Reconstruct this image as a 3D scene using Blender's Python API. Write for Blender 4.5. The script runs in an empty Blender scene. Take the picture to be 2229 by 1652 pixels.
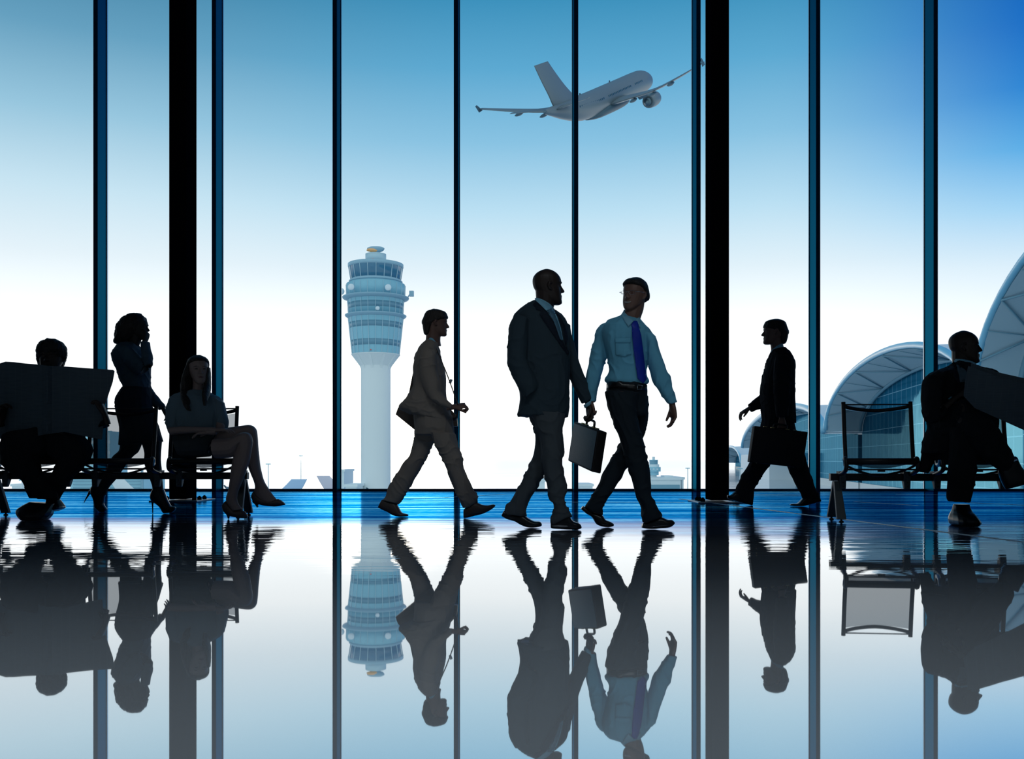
import bpy, bmesh, math, random
from mathutils import Vector as V, Matrix, Quaternion
from mathutils import noise as mnoise
from mathutils.bvhtree import BVHTree
from mathutils.geometry import delaunay_2d_cdt
random.seed(7)
S = bpy.context.scene
COL = S.collection
FP, HZ, EYE = 2000.0, 1000.0, 0.47
def P(x, y, d):
    return V(((x - 1114.5) / FP * d, d, EYE + (HZ - y) / FP * d))
def floor_d(y): return FP * EYE / (y - HZ)

# ------------------------------------------------------------------ materials
def srgb(r, g, b):
    f = lambda c: (c / 255 / 12.92) if c <= 10 else ((c / 255 + 0.055) / 1.055) ** 2.4
    return (f(r), f(g), f(b), 1)
MATS = {}
def mat(name, col, rough=0.5, metal=0.0, bump=0.0, bscale=60, bstretch=(1, 1, 1), var=0.0, sheen=0.0, spec=0.5):
    if name in MATS: return MATS[name]
    m = bpy.data.materials.new(name); m.use_nodes = True
    nt = m.node_tree; b = nt.nodes['Principled BSDF']
    b.inputs['Base Color'].default_value = col
    b.inputs['Roughness'].default_value = rough
    b.inputs['Metallic'].default_value = metal
    b.inputs['Specular IOR Level'].default_value = spec
    if sheen: b.inputs['Sheen Weight'].default_value = sheen
    tc = nt.nodes.new('ShaderNodeTexCoord'); mp = nt.nodes.new('ShaderNodeMapping')
    mp.inputs['Scale'].default_value = bstretch
    nz = nt.nodes.new('ShaderNodeTexNoise'); nz.inputs['Scale'].default_value = bscale; nz.inputs['Detail'].default_value = 3
    nt.links.new(tc.outputs['Object'], mp.inputs[0]); nt.links.new(mp.outputs[0], nz.inputs['Vector'])
    if bump:
        bp = nt.nodes.new('ShaderNodeBump'); bp.inputs['Strength'].default_value = bump; bp.inputs['Distance'].default_value = 0.02
        nt.links.new(nz.outputs[0], bp.inputs['Height']); nt.links.new(bp.outputs[0], b.inputs['Normal'])
    v = var or 0.06
    mx = nt.nodes.new('ShaderNodeMix'); mx.data_type = 'RGBA'; mx.inputs[0].default_value = 0.5
    mx.inputs[6].default_value = [c * (1 - v) for c in col[:3]] + [1]; mx.inputs[7].default_value = [min(1, c * (1 + v)) for c in col[:3]] + [1]
    nt.links.new(nz.outputs[0], mx.inputs[0]); nt.links.new(mx.outputs[2], b.inputs['Base Color'])
    MATS[name] = m
    return m

suit_dark = mat('charcoal suit wool', (0.030, 0.050, 0.066, 1), 0.85, bump=0.35, bscale=9, bstretch=(1, 1, 0.35), spec=0.2)
suit_lapel = mat('navy lapel wool', (0.010, 0.016, 0.028, 1), 0.8, spec=0.2)
suit_black = mat('black suit wool', (0.012, 0.014, 0.018, 1), 0.9, bump=0.3, bscale=9, spec=0.15)
suit_flare = mat('flare-paled suit wool', (0.26, 0.22, 0.19, 1), 0.85, bump=0.3, bscale=9, spec=0.2)  # lens flare veil mixed into the colour of a darker suit
trouser_flare = mat('flare-greyed suit trousers', (0.065, 0.078, 0.09, 1), 0.85, bump=0.5, bscale=8, bstretch=(1, 1, 0.3), spec=0.2)  # same cloth as the jacket, flare veil painted in as lighter grey
trouser_navy = mat('dark navy trousers', (0.010, 0.018, 0.026, 1), 0.8, bump=0.5, bscale=8, bstretch=(1, 1, 0.3), spec=0.25)
shirt_blue = mat('pale blue shirt cotton', (0.15, 0.47, 0.66, 1), 0.8, bump=0.6, bscale=10, bstretch=(1, 1, 0.6), spec=0.2)
shirt_collar_m = mat('light shirt collar', (0.22, 0.50, 0.66, 1), 0.8, spec=0.2)
tie_blue = mat('royal blue silk', (0.006, 0.03, 0.40, 1), 0.45, spec=0.4)
tie_teal = mat('slate blue silk', (0.06, 0.16, 0.24, 1), 0.5)
blouse_dark = mat('dark slate blouse', (0.035, 0.075, 0.11, 1), 0.85, bump=0.4, bscale=10)
blouse_grey = mat('grey blue blouse', (0.11, 0.17, 0.21, 1), 0.85, bump=0.4, bscale=10)
skirt_dark = mat('dark wool skirt', (0.014, 0.022, 0.034, 1), 0.9, spec=0.15)
skirt_grey = mat('charcoal skirt', (0.045, 0.055, 0.062, 1), 0.9, spec=0.15)
skin_dark = mat('deep brown skin', (0.028, 0.018, 0.015, 1), 0.5, spec=0.35)
skin_mid = mat('tan skin', (0.16, 0.09, 0.07, 1), 0.5, spec=0.35)
skin_light = mat('fair skin', (0.26, 0.19, 0.17, 1), 0.5, spec=0.35)
skin_stocking = mat('dark stockings', (0.016, 0.014, 0.013, 1), 0.7)
hair_black = mat('black hair', (0.006, 0.005, 0.005, 1), 0.6, bump=0.8, bscale=60, bstretch=(1, 1, 0.2))
hair_brown = mat('dark brown hair', (0.018, 0.013, 0.010, 1), 0.6, bump=0.8, bscale=60, bstretch=(1, 1, 0.2))
leather_black = mat('black leather', (0.008, 0.008, 0.009, 1), 0.3, spec=0.5)
leather_brown = mat('brown leather', (0.075, 0.050, 0.040, 1), 0.45)
case_leather = mat('grey blue briefcase leather', (0.085, 0.145, 0.19, 1), 0.5, bump=0.2, bscale=180)
case_black = mat('black briefcase leather', (0.006, 0.006, 0.007, 1), 0.6, bump=0.2, bscale=180, spec=0.3)
brass = mat('brass', (0.8, 0.6, 0.25, 1), 0.3, 1.0)
steel = mat('brushed steel', (0.40, 0.48, 0.55, 1), 0.35, 1.0)
white_m = mat('teeth white', (0.32, 0.32, 0.31, 1), 0.4)
lip_m = mat('lip', (0.14, 0.05, 0.045, 1), 0.5)
bench_steel = mat('black powder coated steel', (0.010, 0.012, 0.015, 1), 0.4, spec=0.4)
bench_clamp_m = mat('grey cast aluminium', (0.030, 0.048, 0.058, 1), 0.5)
frame_metal = bpy.data.materials.new('dark blue anodised frame'); frame_metal.use_nodes = True; _n = frame_metal.node_tree
_d = _n.nodes.new('ShaderNodeBsdfDiffuse'); _d.inputs[0].default_value = (.003, .02, .05, 1); _g = _n.nodes.new('ShaderNodeBsdfGlossy'); _g.inputs[0].default_value = (.008, .16, .28, 1); _g.inputs['Roughness'].default_value = .3
_m = _n.nodes.new('ShaderNodeMixShader'); _m.inputs[0].default_value = .5; _n.links.new(_d.outputs[0], _m.inputs[1]); _n.links.new(_g.outputs[0], _m.inputs[2]); _n.links.new(_m.outputs[0], _n.nodes['Material Output'].inputs[0])
column_metal = mat('black painted column', (0.002, 0.003, 0.006, 1), 0.9, spec=0.0)
plate_m = mat('galvanised plate', (0.30, 0.33, 0.36, 1), 0.4, 0.8)
wall_m = mat('interior wall paint', (0.16, 0.20, 0.23, 1), 0.9)
ceil_m = mat('interior ceiling', (0.14, 0.17, 0.20, 1), 0.9)

# ------------------------------------------------------------------ objects
def tag(o, label=None, cat=None, group=None, kind=None):
    if label: o['label'] = label
    if cat: o['category'] = cat
    if group: o['group'] = group
    if kind: o['kind'] = kind
    return o
def link(name, me, m=None, parent=None, smooth=True):
    o = bpy.data.objects.new(name, me); COL.objects.link(o)
    if m is not None:
        for mm in (m if isinstance(m, (list, tuple)) else [m]): me.materials.append(mm)
    if parent: o.parent = parent
    if smooth and hasattr(me, 'polygons'):
        me.polygons.foreach_set('use_smooth', [True] * len(me.polygons))
    return o
def empty(name, loc=(0, 0, 0), rz=0):
    o = bpy.data.objects.new(name, None); COL.objects.link(o); o.location = loc; o.rotation_euler = (0, 0, rz); o.empty_display_size = 0.2
    return o
class MB:
    def __init__(s): s.v = []; s.f = []; s.mi = []; s.cur = 0
    def add(s, vs, fs):
        n = len(s.v); s.v += [tuple(p) for p in vs]
        for f in fs: s.f.append(tuple(i + n for i in f)); s.mi.append(s.cur)
    def hexa(s, a, b, c, d, e, f, g, h):      # bottom a b c d, top e f g h
        s.add([a, b, c, d, e, f, g, h], [(3, 2, 1, 0), (4, 5, 6, 7), (0, 1, 5, 4), (1, 2, 6, 5), (2, 3, 7, 6), (3, 0, 4, 7)])
    def box(s, c, sz, rot=None):
        c = V(c); x, y, z = [k / 2 for k in sz]
        pts = [V(p) for p in ((-x, -y, -z), (x, -y, -z), (x, y, -z), (-x, y, -z), (-x, -y, z), (x, -y, z), (x, y, z), (-x, y, z))]
        if rot: pts = [rot @ p for p in pts]
        s.hexa(*[c + p for p in pts])
    def loft(s, rings, n=14, pw=2.0, sub=1):
        if sub > 1: rings = smooth_rings(rings, sub)
        vs = []; m = len(rings)
        for C, u, w in rings:
            for k in range(n):
                t = 2 * math.pi * k / n; c, q = math.cos(t), math.sin(t)
                c = math.copysign(abs(c) ** (2 / pw), c); q = math.copysign(abs(q) ** (2 / pw), q)
                vs.append(C + u * c + w * q)
        fs = [(i * n + k, i * n + (k + 1) % n, (i + 1) * n + (k + 1) % n, (i + 1) * n + k) for i in range(m - 1) for k in range(n)]
        fs.append(tuple(range(n - 1, -1, -1))); fs.append(tuple((m - 1) * n + k for k in range(n)))
        s.add(vs, fs)
    def tube(s, pts, r, n=10, sub=1, flat=1.0, up=None):
        pts = [V(p) for p in pts]; rs = r if isinstance(r, (list, tuple)) else [r] * len(pts)
        rings = []
        pu = up
        for i, p in enumerate(pts):
            t = (pts[min(i + 1, len(pts) - 1)] - pts[max(i - 1, 0)]).normalized()
            a = pu if pu is not None else (V((0, 0, 1)) if abs(t.z) < 0.9 else V((0, 1, 0)))
            u = t.cross(a)
            if u.length < 1e-5: u = t.orthogonal()
            u.normalize(); w = t.cross(u).normalized()
            if up is None: pu = -w if (-w).dot(a) > 0 else w
            rings.append((p, u * rs[i], w * rs[i] * flat))
        s.loft(rings, n, 2.0, sub)
    def ball(s, c, r, n=12):
        c = V(c); r = r if isinstance(r, (list, tuple)) else (r, r, r)
        rings = []
        for k in range(1, 8):
            t = math.pi * k / 8; z = -math.cos(t); q = math.sin(t)
            rings.append((c + V((0, 0, z * r[2])), V((q * r[0], 0, 0)), V((0, q * r[1], 0))))
        s.loft(rings, n)
    def lathe(s, prof, c=(0, 0, 0), n=32):
        c = V(c); s.loft([(c + V((0, 0, z)), V((r, 0, 0)), V((0, r, 0))) for r, z in prof], n)
    def mesh(s, name='m'):
        me = bpy.data.meshes.new(name); me.from_pydata(s.v, [], s.f); me.update()
        if any(s.mi): me.polygons.foreach_set('material_index', s.mi)
        bm = bmesh.new(); bm.from_mesh(me); bmesh.ops.recalc_face_normals(bm, faces=bm.faces); bm.to_mesh(me); bm.free()
        return me
    def build(s, name, m, parent=None, smooth=False, bevel=0.0, loc=None):
        me = s.mesh(name)
        if bevel:
            bm = bmesh.new(); bm.from_mesh(me)
            bmesh.ops.bevel(bm, geom=[e for e in bm.edges if len(e.link_faces) == 2 and e.calc_face_angle(0) > 0.5], offset=bevel, segments=2, affect='EDGES', profile=0.5)
            bm.to_mesh(me); bm.free()
        if loc is not None: me.transform(Matrix.Translation(-V(loc)))
        return link(name, me, m, parent, smooth)
def smooth_rings(rings, sub):
    out = []; n = len(rings)
    for i in range(n - 1):
        g = [rings[max(0, min(n - 1, i + k))] for k in (-1, 0, 1, 2)]
        for j in range(sub):
            t = j / sub; t2, t3 = t * t, t * t * t
            w = (0.5 * (-t3 + 2 * t2 - t), 0.5 * (3 * t3 - 5 * t2 + 2), 0.5 * (-3 * t3 + 4 * t2 + t), 0.5 * (t3 - t2))
            out.append(tuple(sum((g[k][q] * w[k] for k in range(4)), V((0, 0, 0))) for q in range(3)))
    out.append(rings[-1])
    return out
CLOUD = bpy.data.textures.new('folds', 'CLOUDS'); CLOUD.noise_scale = 0.09; CLOUD.noise_depth = 2
CURLS = bpy.data.textures.new('curls', 'CLOUDS'); CURLS.noise_scale = 0.035; CURLS.noise_depth = 2
def remesh(mb, vox, disp=0.0, tex=None, smooth_it=3):
    me = mb.mesh('tmp'); o = bpy.data.objects.new('tmp', me); COL.objects.link(o)
    r = o.modifiers.new('r', 'REMESH'); r.mode = 'VOXEL'; r.voxel_size = vox; r.use_smooth_shade = True
    if smooth_it:
        q = o.modifiers.new('s', 'SMOOTH'); q.factor = 0.5; q.iterations = smooth_it
    if disp:
        q = o.modifiers.new('d', 'DISPLACE'); q.texture = tex or CLOUD; q.strength = disp; q.mid_level = 0.5; q.texture_coords = 'GLOBAL'
    dg = bpy.context.evaluated_depsgraph_get()
    out = bpy.data.meshes.new_from_object(o.evaluated_get(dg)); bpy.data.objects.remove(o); bpy.data.meshes.remove(me)
    return out
def crease(me, amp, st=(9, 9, 5), seed=0.0):
    n = len(me.vertices); co = [v.co.copy() for v in me.vertices]; nr = [v.normal.copy() for v in me.vertices]
    for i in range(n):
        c = co[i]; w = mnoise.noise(c * 4.0 + V((seed, 0, 0))) * .10
        q = V((c.x * st[0] + c.z * 4.5 + w * 14, c.y * st[1] + seed, c.z * st[2] * 1.6 - c.x * 3.0 + w * 18))
        a = 1 - abs(mnoise.noise(q)) * 2; b = 1 - abs(mnoise.noise(q * 2.3 + V((7, 3, 1)))) * 2
        me.vertices[i].co = c + nr[i] * amp * (a * a * a * .8 + b * .14 - .3)
    me.update()
def bvh_of(me): return BVHTree.FromPolygons([v.co.copy() for v in me.vertices], [tuple(p.vertices) for p in me.polygons])

# ------------------------------------------------------------------ people
class Fig:
    """A figure standing at depth d. Outline pairs are given as x,y,x,y,half depth[,depth offset]."""
    def __init__(s, d, warp=None):
        s.d = d; s.warp = warp; s.parts = []; s.skin = MB(); s.bvh = []
    def p(s, x, y, dy=0.0):
        if s.warp: y = s.warp(y)
        return P(x, y, s.d + dy)
    def rings(s, txt, dy=0.0, k=1.0):
        out = []
        for row in txt.replace('\n', '').split(';'):
            if not row.strip(): continue
            q = [float(t) for t in row.split(',')]
            yy = dy + (q[5] if len(q) > 5 else 0)
            a, b = s.p(q[0], q[1], yy), s.p(q[2], q[3], yy)
            out.append(((a + b) / 2, (b - a) / 2 * k, V((0, q[4] * k, q[6] if len(q) > 6 else 0))))
        return out
    def garment(s, name, m, tubes, vox=0.006, disp=0.007, pw=2.3, core=0.84, smooth_it=3, tex=None, label=None):
        mb = MB()
        for t in tubes:
            txt, dy = (t if isinstance(t, tuple) else (t, 0.0))
            mb.loft(s.rings(txt, dy), 18, pw, 4)
            if core: s.skin.loft(s.rings(txt, dy, core), 14, 2.1, 3)
        me = remesh(mb, vox, 0 if tex is None else disp, tex, smooth_it)
        if tex is None and disp: crease(me, disp * .9, seed=len(s.parts) * 3.1 + s.d)
        s.bvh.append(bvh_of(me)); s.parts.append((name, me, m, label)); return me
    def raw(s, name, mb_or_me, m, label=None):
        me = mb_or_me.mesh(name) if isinstance(mb_or_me, MB) else mb_or_me
        s.parts.append((name, me, m, label))
    def shoe(s, m, txt, dy=0.0, heel=None, name='shoe', pw=2.6, drop=True):
        mb = MB(); mb.loft(s.rings(txt, dy), 16, pw, 4)
        if heel:
            mb.tube([s.p(x, y, dy) for x, y, r in heel], [r for x, y, r in heel], 8)
        me = remesh(mb, 0.0045, 0, None, 2)
        if drop:
            zm = min(v.co.z for v in me.vertices); me.transform(Matrix.Translation((0, 0, 0.0015 - zm)))
        s.parts.append((name, me, m, None))
    def skin_tube(s, txt, dy=0.0, pw=2.0): s.skin.loft(s.rings(txt, dy), 14, pw, 4)
    def head(s, x, ychin, Hpx, yaw, dy=0.0, pitch=0, roll=0, ly=1.0, wx=1.0, neck=None, nr=0.058, fem=False, beard=False):
        d = s.d + dy; H = Hpx * d / FP; s.H = H
        O = s.p(x, ychin, dy); ya = math.radians(yaw)
        F = V((math.sin(ya), -math.cos(ya), 0)); U = V((0, 0, 1)); R = F.cross(U)
        q = Quaternion(R, math.radians(pitch)); F = q @ F; U = q @ U
        q = Quaternion(F, math.radians(roll)); R = q @ R; U = q @ U
        piv = O + V((0, 0, 0.3 * H))
        s.L = lambda a, b, c: piv + (R * (a * wx) + F * (b * ly) + U * (c - 0.3)) * H
        L = s.L; s.ax = (R * H * wx, F * H * ly, U * H)
        prof = [(0.0, .31, .12, .09), (.035, .355, .04, .15), (.10, .37, -.04, .205), (.19, .352, -.16, .26), (.26, .35, -.25, .285), (.34, .345, -.34, .305),
                (.45, .328, -.42, .325), (.52, .318, -.45, .332), (.585, .345, -.465, .335), (.68, .345, -.47, .338), (.78, .305, -.445, .32), (.88, .215, -.36, .262), (.95, .10, -.24, .18), (.99, -.02, -.12, .07)]
        if fem: prof = [(z, f - (.012 if z < .3 else 0), b, w * (.93 if z < .35 else 1)) for z, f, b, w in prof]
        rings = [(L(0, (f + b) / 2, z), s.ax[0] * w, s.ax[1] * ((f - b) / 2)) for z, f, b, w in prof]
        k = s.skin
        k.loft(rings, 22, 2.25, 3)
        hr = H
        nose = [(.59, .26, .335, .025), (.53, .24, .362, .032), (.46, .24, .405, .042), (.405, .24, .443, .056), (.375, .24, .452, .070), (.352, .24, .435, .072), (.335, .24, .385, .055)]
        k.loft([(L(0, (a_ + b_) / 2, z), s.ax[0] * w, s.ax[1] * ((b_ - a_) / 2)) for z, a_, b_, w in nose], 14, 2.0, 3)
        for sx in (-1, 1):
            k.ball(L(sx * .058, .365, .372), .036 * hr, 8)
            k.ball(L(sx * .135, .262, .515), .062 * hr, 8)                                    # eye
            k.tube([L(sx * .05, .335, .588), L(sx * .13, .325, .605), L(sx * .22, .26, .585)], [.022 * hr, .03 * hr, .02 * hr], 8)   # brow
            k.tube([L(sx * .335, .02, .56), L(sx * .365, -.04, .56), L(sx * .37, -.07, .48), L(sx * .35, -.02, .38), L(sx * .33, .02, .37)], [.03 * hr, .045 * hr, .045 * hr, .035 * hr, .02 * hr], 8)   # ear
        k.tube([L(-.11, .305, .235), L(0, .352, .252), L(.11, .305, .235)], [.012 * hr, .030 * hr, .012 * hr], 8)
        k.tube([L(-.10, .305, .215), L(0, .346, .195), L(.10, .305, .215)], [.012 * hr, .032 * hr, .012 * hr], 8)
        k.ball(L(0, .32, .075), .062 * hr, 8)
        if neck:
            nb = s.p(neck[0], neck[1], dy + (neck[2] if len(neck) > 2 else 0))
            k.tube([L(0, -.10, .42), L(0, -.10, .12), nb * .6 + L(0, -.1, .1) * .4, nb], [nr * 1.05, nr, nr, nr * 1.15], 14, 3)
    def hair(s, m, rows=None, vol=1.0, vox=0.005, disp=0.006, nape=.15, hl=.71, tilt=.24):
        rows = rows or [(nape, -.28, -.37, .18), (nape + .08, -.20, -.44, .27), (max(.40, nape + .13), -.13, -.49, .335), (.50, -.03, -.512, .358), (.57, .03, -.52, .365), (hl - .12, .09, -.525, .368), (hl - .06, .20, -.525, .368),
                        (hl, .335, -.52, .366), (hl + .06, .355, -.49, .35), (.90, .275, -.41, .29), (.97, .15, -.29, .20), (1.02, .0, -.16, .09)]
        mb = MB(); rings = []
        for z, f, b, w in rows:
            c = (f + b) / 2
            tl = tilt * min(1, max(0, (1.0 - z) / .25)) * min(1, max(0, (z - .2) / .3)); hh = (f - b) / 2 * vol
            rings.append((s.L(0, c, (.5 + (z - .5) * vol if z > .5 else z) + tl * c * .5), s.ax[0] * w * vol, s.ax[1] * hh + s.ax[2] * hh * tl))
        mb.loft(rings, 20, 2.4, 3)
        s.parts.append(('hair', remesh(mb, vox, disp, CURLS, 2), m, None))
    def hand(s, W, D, N, side=1, curl=(20, 25, 20), size=1.0, spread=3, thumb=35, thumb_curl=20, wrist=0.05):
        D = D.normalized(); N = (N - D * N.dot(D)).normalized(); T = D.cross(N) * side          # T: towards the thumb
        k = s.skin; z = size
        k.loft([(W - D * wrist, T * .026 * z, N * .020 * z), (W, T * .027 * z, N * .019 * z), (W + D * .030 * z, T * .036 * z, N * .018 * z), (W + D * .070 * z, T * .042 * z, N * .016 * z), (W + D * .098 * z, T * .041 * z, N * .012 * z)], 14, 2.4, 2)
        for i, (off, ln) in enumerate(((.031, .072), (.0105, .080), (-.0105, .074), (-.031, .058))):
            a = math.radians((1.5 - i) * spread)
            dirn = (D * math.cos(a) + T * math.sin(a)).normalized()
            pts = [W + D * .075 * z + T * off * z * .95, W + D * (.098 - .006 * abs(i - 1)) * z + T * off * z]
            ang = 0; p = pts[-1]
            for c, fr in zip(curl, (.46, .30, .24)):
                ang += math.radians(c + i * 1.5)
                p = p + (dirn * math.cos(ang) + N * math.sin(ang)) * ln * fr * z; pts.append(p)
            k.tube(pts, [.0085 * z, .009 * z, .0083 * z, .0077 * z, .006 * z], 8, 2)
        a = math.radians(thumb); b = math.radians(thumb_curl)
        d1 = (D * math.cos(a) + T * math.sin(a) + N * .35).normalized()
        d2 = (D * math.cos(a * .4) + T * math.sin(a * .4) + N * math.sin(b)).normalized()
        p0 = W + D * .022 * z + T * .022 * z
        k.tube([p0, p0 + d1 * .040 * z, p0 + d1 * .040 * z + d2 * .032 * z, p0 + d1 * .040 * z + d2 * .055 * z], [.013 * z, .0115 * z, .010 * z, .007 * z], 8, 2)
    def patch(s, name, m, pts, off=0.004, thick=0.004, step=5, bvh=None, depth=None, label=None):
        me = patch_mesh(pts, step, (lambda x, y: s.ray(x, y, bvh, off)) if depth is None else depth, thick, s.warp)
        s.parts.append((name, me, m, label))
    def ray(s, x, y, bvh, off):
        o = V((0, 0, EYE)); d = (P(x, y, s.d) - o).normalized(); best = None
        for t in (bvh or s.bvh):
            h = t.ray_cast(o, d)
            if h[0] is not None and (best is None or h[3] < best): best = h[3]
        return None if best is None else best * d.y - off
    def finish(s, label, skin, extra_skin=None, vox=0.0036, name='person'):
        me = remesh(s.skin, vox, 0, None, 2)
        xs = [v.co.x for v in me.vertices]; ys = [v.co.y for v in me.vertices]
        base = V(((min(xs) + max(xs)) / 2, (min(ys) + max(ys)) / 2, 0))
        me.transform(Matrix.Translation(-base))
        root = link(name, me, skin); root.location = base
        tag(root, label, 'person')
        for nm, pm, m, lb in s.parts:
            pm.transform(Matrix.Translation(-base))
            o = link(nm, pm, m, root)
            if lb: o['label'] = lb
        return root
def patch_mesh(pts, step, depth, thick, warp=None):
    pts = [V(p) for p in pts]; n = len(pts); bd = []
    for i in range(n):
        a, b = pts[i], pts[(i + 1) % n]; k = max(1, int((b - a).length / step))
        bd += [a.lerp(b, j / k) for j in range(k)]
    def inside(x, y):
        c = False; j = n - 1
        for i in range(n):
            if (pts[i].y > y) != (pts[j].y > y) and x < (pts[j].x - pts[i].x) * (y - pts[i].y) / (pts[j].y - pts[i].y) + pts[i].x: c = not c
            j = i
        return c
    x0, x1 = min(p.x for p in pts), max(p.x for p in pts); y0, y1 = min(p.y for p in pts), max(p.y for p in pts)
    ins = []; y = y0 + step / 2
    while y < y1:
        x = x0 + step / 2
        while x < x1:
            if inside(x, y) and min((V((x, y)) - q).length for q in bd) > step * .45: ins.append(V((x, y)))
            x += step
        y += step
    allp = bd + ins; nb = len(bd)
    vs, es, fs, *_ = delaunay_2d_cdt(allp, [(i, (i + 1) % nb) for i in range(nb)], [], 1, 1e-4)
    ds = [depth(p.x, p.y) for p in vs]
    good = [i for i, q in enumerate(ds) if q is not None]
    for i, q in enumerate(ds):
        if q is None:
            j = min(good, key=lambda g: (vs[g] - vs[i]).length) if good else None
            ds[i] = ds[j] if j is not None else 6.0
    w = warp or (lambda y: y)
    front = [P(p.x, w(p.y), q) for p, q in zip(vs, ds)]
    back = [P(p.x, w(p.y), q) + V((0, thick, 0)) for p, q in zip(vs, ds)]
    N = len(vs); faces = [tuple(f) for f in fs] + [tuple(i + N for i in reversed(f)) for f in fs]
    cnt = {}
    for f in fs:
        for i in range(len(f)):
            a, b = f[i], f[(i + 1) % len(f)]; cnt.setdefault((min(a, b), max(a, b)), []).append((a, b))
    for e in cnt.values():
        if len(e) == 1: a, b = e[0]; faces.append((b, a, a + N, b + N))
    mb = MB(); mb.add(front + back, faces)
    return mb.mesh('patch')
# ================================================================== the eight people
VX = V((1, 0, 0)); VY = V((0, 1, 0)); VZ = V((0, 0, 1))
def suit_man():
    g = Fig(6.225)
    g.head(1195, 663.5, 78, 97, dy=.02, ly=.98, neck=(1180, 684), nr=.066)
    jac = g.garment('jacket', suit_dark, [
        "1160,654,1201,671,.08;1144,665,1212,680,.13;1128,676,1226,690,.17;1118,690,1235,702,.19;1116,725,1238,725,.19;1117,760,1240,760,.18;1120,800,1240,800,.17;1127,835,1239,835,.17;1131,865,1239,865,.18;1128,888,1238,890,.185;1124,905,1236,908,.185",
        ("1122,684,1150,694,.06;1109.5,709,1150,714,.075;1106,740,1150,744,.075;1103,770,1148,775,.072;1106,796,1150,791,.07;1113,815,1156,803,.065;1122,832,1165,818,.062;1132,850,1172,834,.058;1141,866,1169,849,.05", -.16),
        ("1214,700,1240,708,.07;1222,735,1246,738,.07;1228,770,1255,767,.066;1233,805,1266,800,.062;1243,833,1277,826,.058;1253,855,1285,846,.052;1266,880,1289,866,.048", .14)], disp=.010)
    # jacket front flap beyond the overlap and shirt
    g.garment('trousers', trouser_flare, [
        "1140,872,1234,874,.15;1146,890,1234,894,.15;1152,906,1230,910,.13",
        ("1150,892,1232,900,.10;1160,912,1230,918,.10;1168,935,1225,937,.095;1175,957,1226,957,.09;1178,981,1227,982,.088;1179,1005,1225,1006,.083;1184,1033,1227,1033,.075;1189,1050,1231,1050,.072;1192,1066,1236,1068,.07;1196,1084,1230,1083,.064;1204,1099,1233,1100,.064;1204,1116,1243,1116,.07;1199,1130,1244,1125,.07;1199,1141,1241,1124,.06", -.09),
        ("1152,905,1218,908,.10;1163,940,1212,945,.095;1164,965,1208,978,.09;1160,990,1198,1003,.085;1151,1014,1191,1020,.08;1142,1033,1184,1036,.075;1135,1047,1177,1048,.07;1126,1065,1166,1066,.068;1119,1080,1155,1080,.064;1112,1093,1150,1091,.064;1103,1098,1146,1102,.064;1098,1108,1145,1112,.066;1097,1117,1147,1125,.06", .09)], disp=.014)
    g.shoe(leather_black, "1097,1114,1091,1126,.032;1110,1117,1103,1133,.036;1126,1121,1120,1138,.04;1141,1124,1132,1145,.046;1151,1131,1146,1150.5,.05;1163,1137,1161,1151.5,.05;1175,1138,1175,1149.5,.04;1179,1142,1180,1147,.02", .09)
    g.shoe(leather_black, "1199,1131,1198.5,1150,.03;1206,1120,1203,1152,.036;1220,1116,1218,1153,.04;1236,1119,1234,1154,.046;1246,1134,1246,1154,.05;1256,1138,1257,1153.5,.048;1263,1142,1264,1152,.036;1265.5,1147,1266,1150,.02", -.09)
    mb = MB(); mb.loft(g.rings("1165,648,1201,666,.072;1164,653,1203,672,.078;1163,660,1203,678,.08"), 18, 2.1, 3)
    g.raw('shirt_collar', remesh(mb, .005, 0, None, 2), shirt_collar_m); cb = bvh_of(g.parts[-1][1])
    g.bvh.append(cb)
    g.patch('collar_wing', shirt_collar_m, [(1164, 649), (1169, 648), (1186, 657), (1204, 668), (1200, 672), (1189, 676), (1176, 663), (1165, 653)], off=.022)
    g.patch('shirt_front', shirt_collar_m, [(1189, 674), (1204, 670), (1213, 690), (1221, 714), (1226, 740), (1221, 738), (1210, 708)], off=.004)
    g.patch('necktie', tie_teal, [(1192, 674), (1199, 670), (1204, 672), (1208, 684), (1216, 704), (1222, 726), (1224, 742), (1219, 738), (1211, 714), (1202, 692), (1197, 684)], off=.016)
    g.patch('lapel', suit_lapel, [(1167, 653), (1160, 662), (1167, 673), (1178, 677), (1174, 684), (1195, 715), (1219, 749), (1237, 774), (1236, 766), (1222, 736), (1208, 704), (1190, 677), (1176, 663)], off=.009)
    g.patch('lapel', suit_lapel, [(1206, 673), (1216, 690), (1225, 715), (1229, 740), (1234, 762), (1238, 772), (1239, 760), (1237, 735), (1231, 710), (1220, 688)], off=.009)
    # hand in pocket, hand on the briefcase handle
    g.hand(g.p(1157, 848, -.13), V((.3, .25, -1)), V((.2, 1, 0)), side=1, curl=(35, 40, 30))
    mb = MB(); mb.loft(g.rings("1270,882,1287,871,.040;1273,889,1288,879,.036", .13), 14, 2, 2); g.raw('shirt_cuff', mb, shirt_collar_m)
    g.hand(g.p(1281, 882, .13), V((.15, -.1, -1)), V((-.9, -.35, 0)), side=-1, curl=(68, 82, 60), size=1.02, spread=1, thumb=15, thumb_curl=60)
    return g.finish('bald man in dark suit walking beside the man in blue shirt, one hand in pocket', skin_dark)
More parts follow.
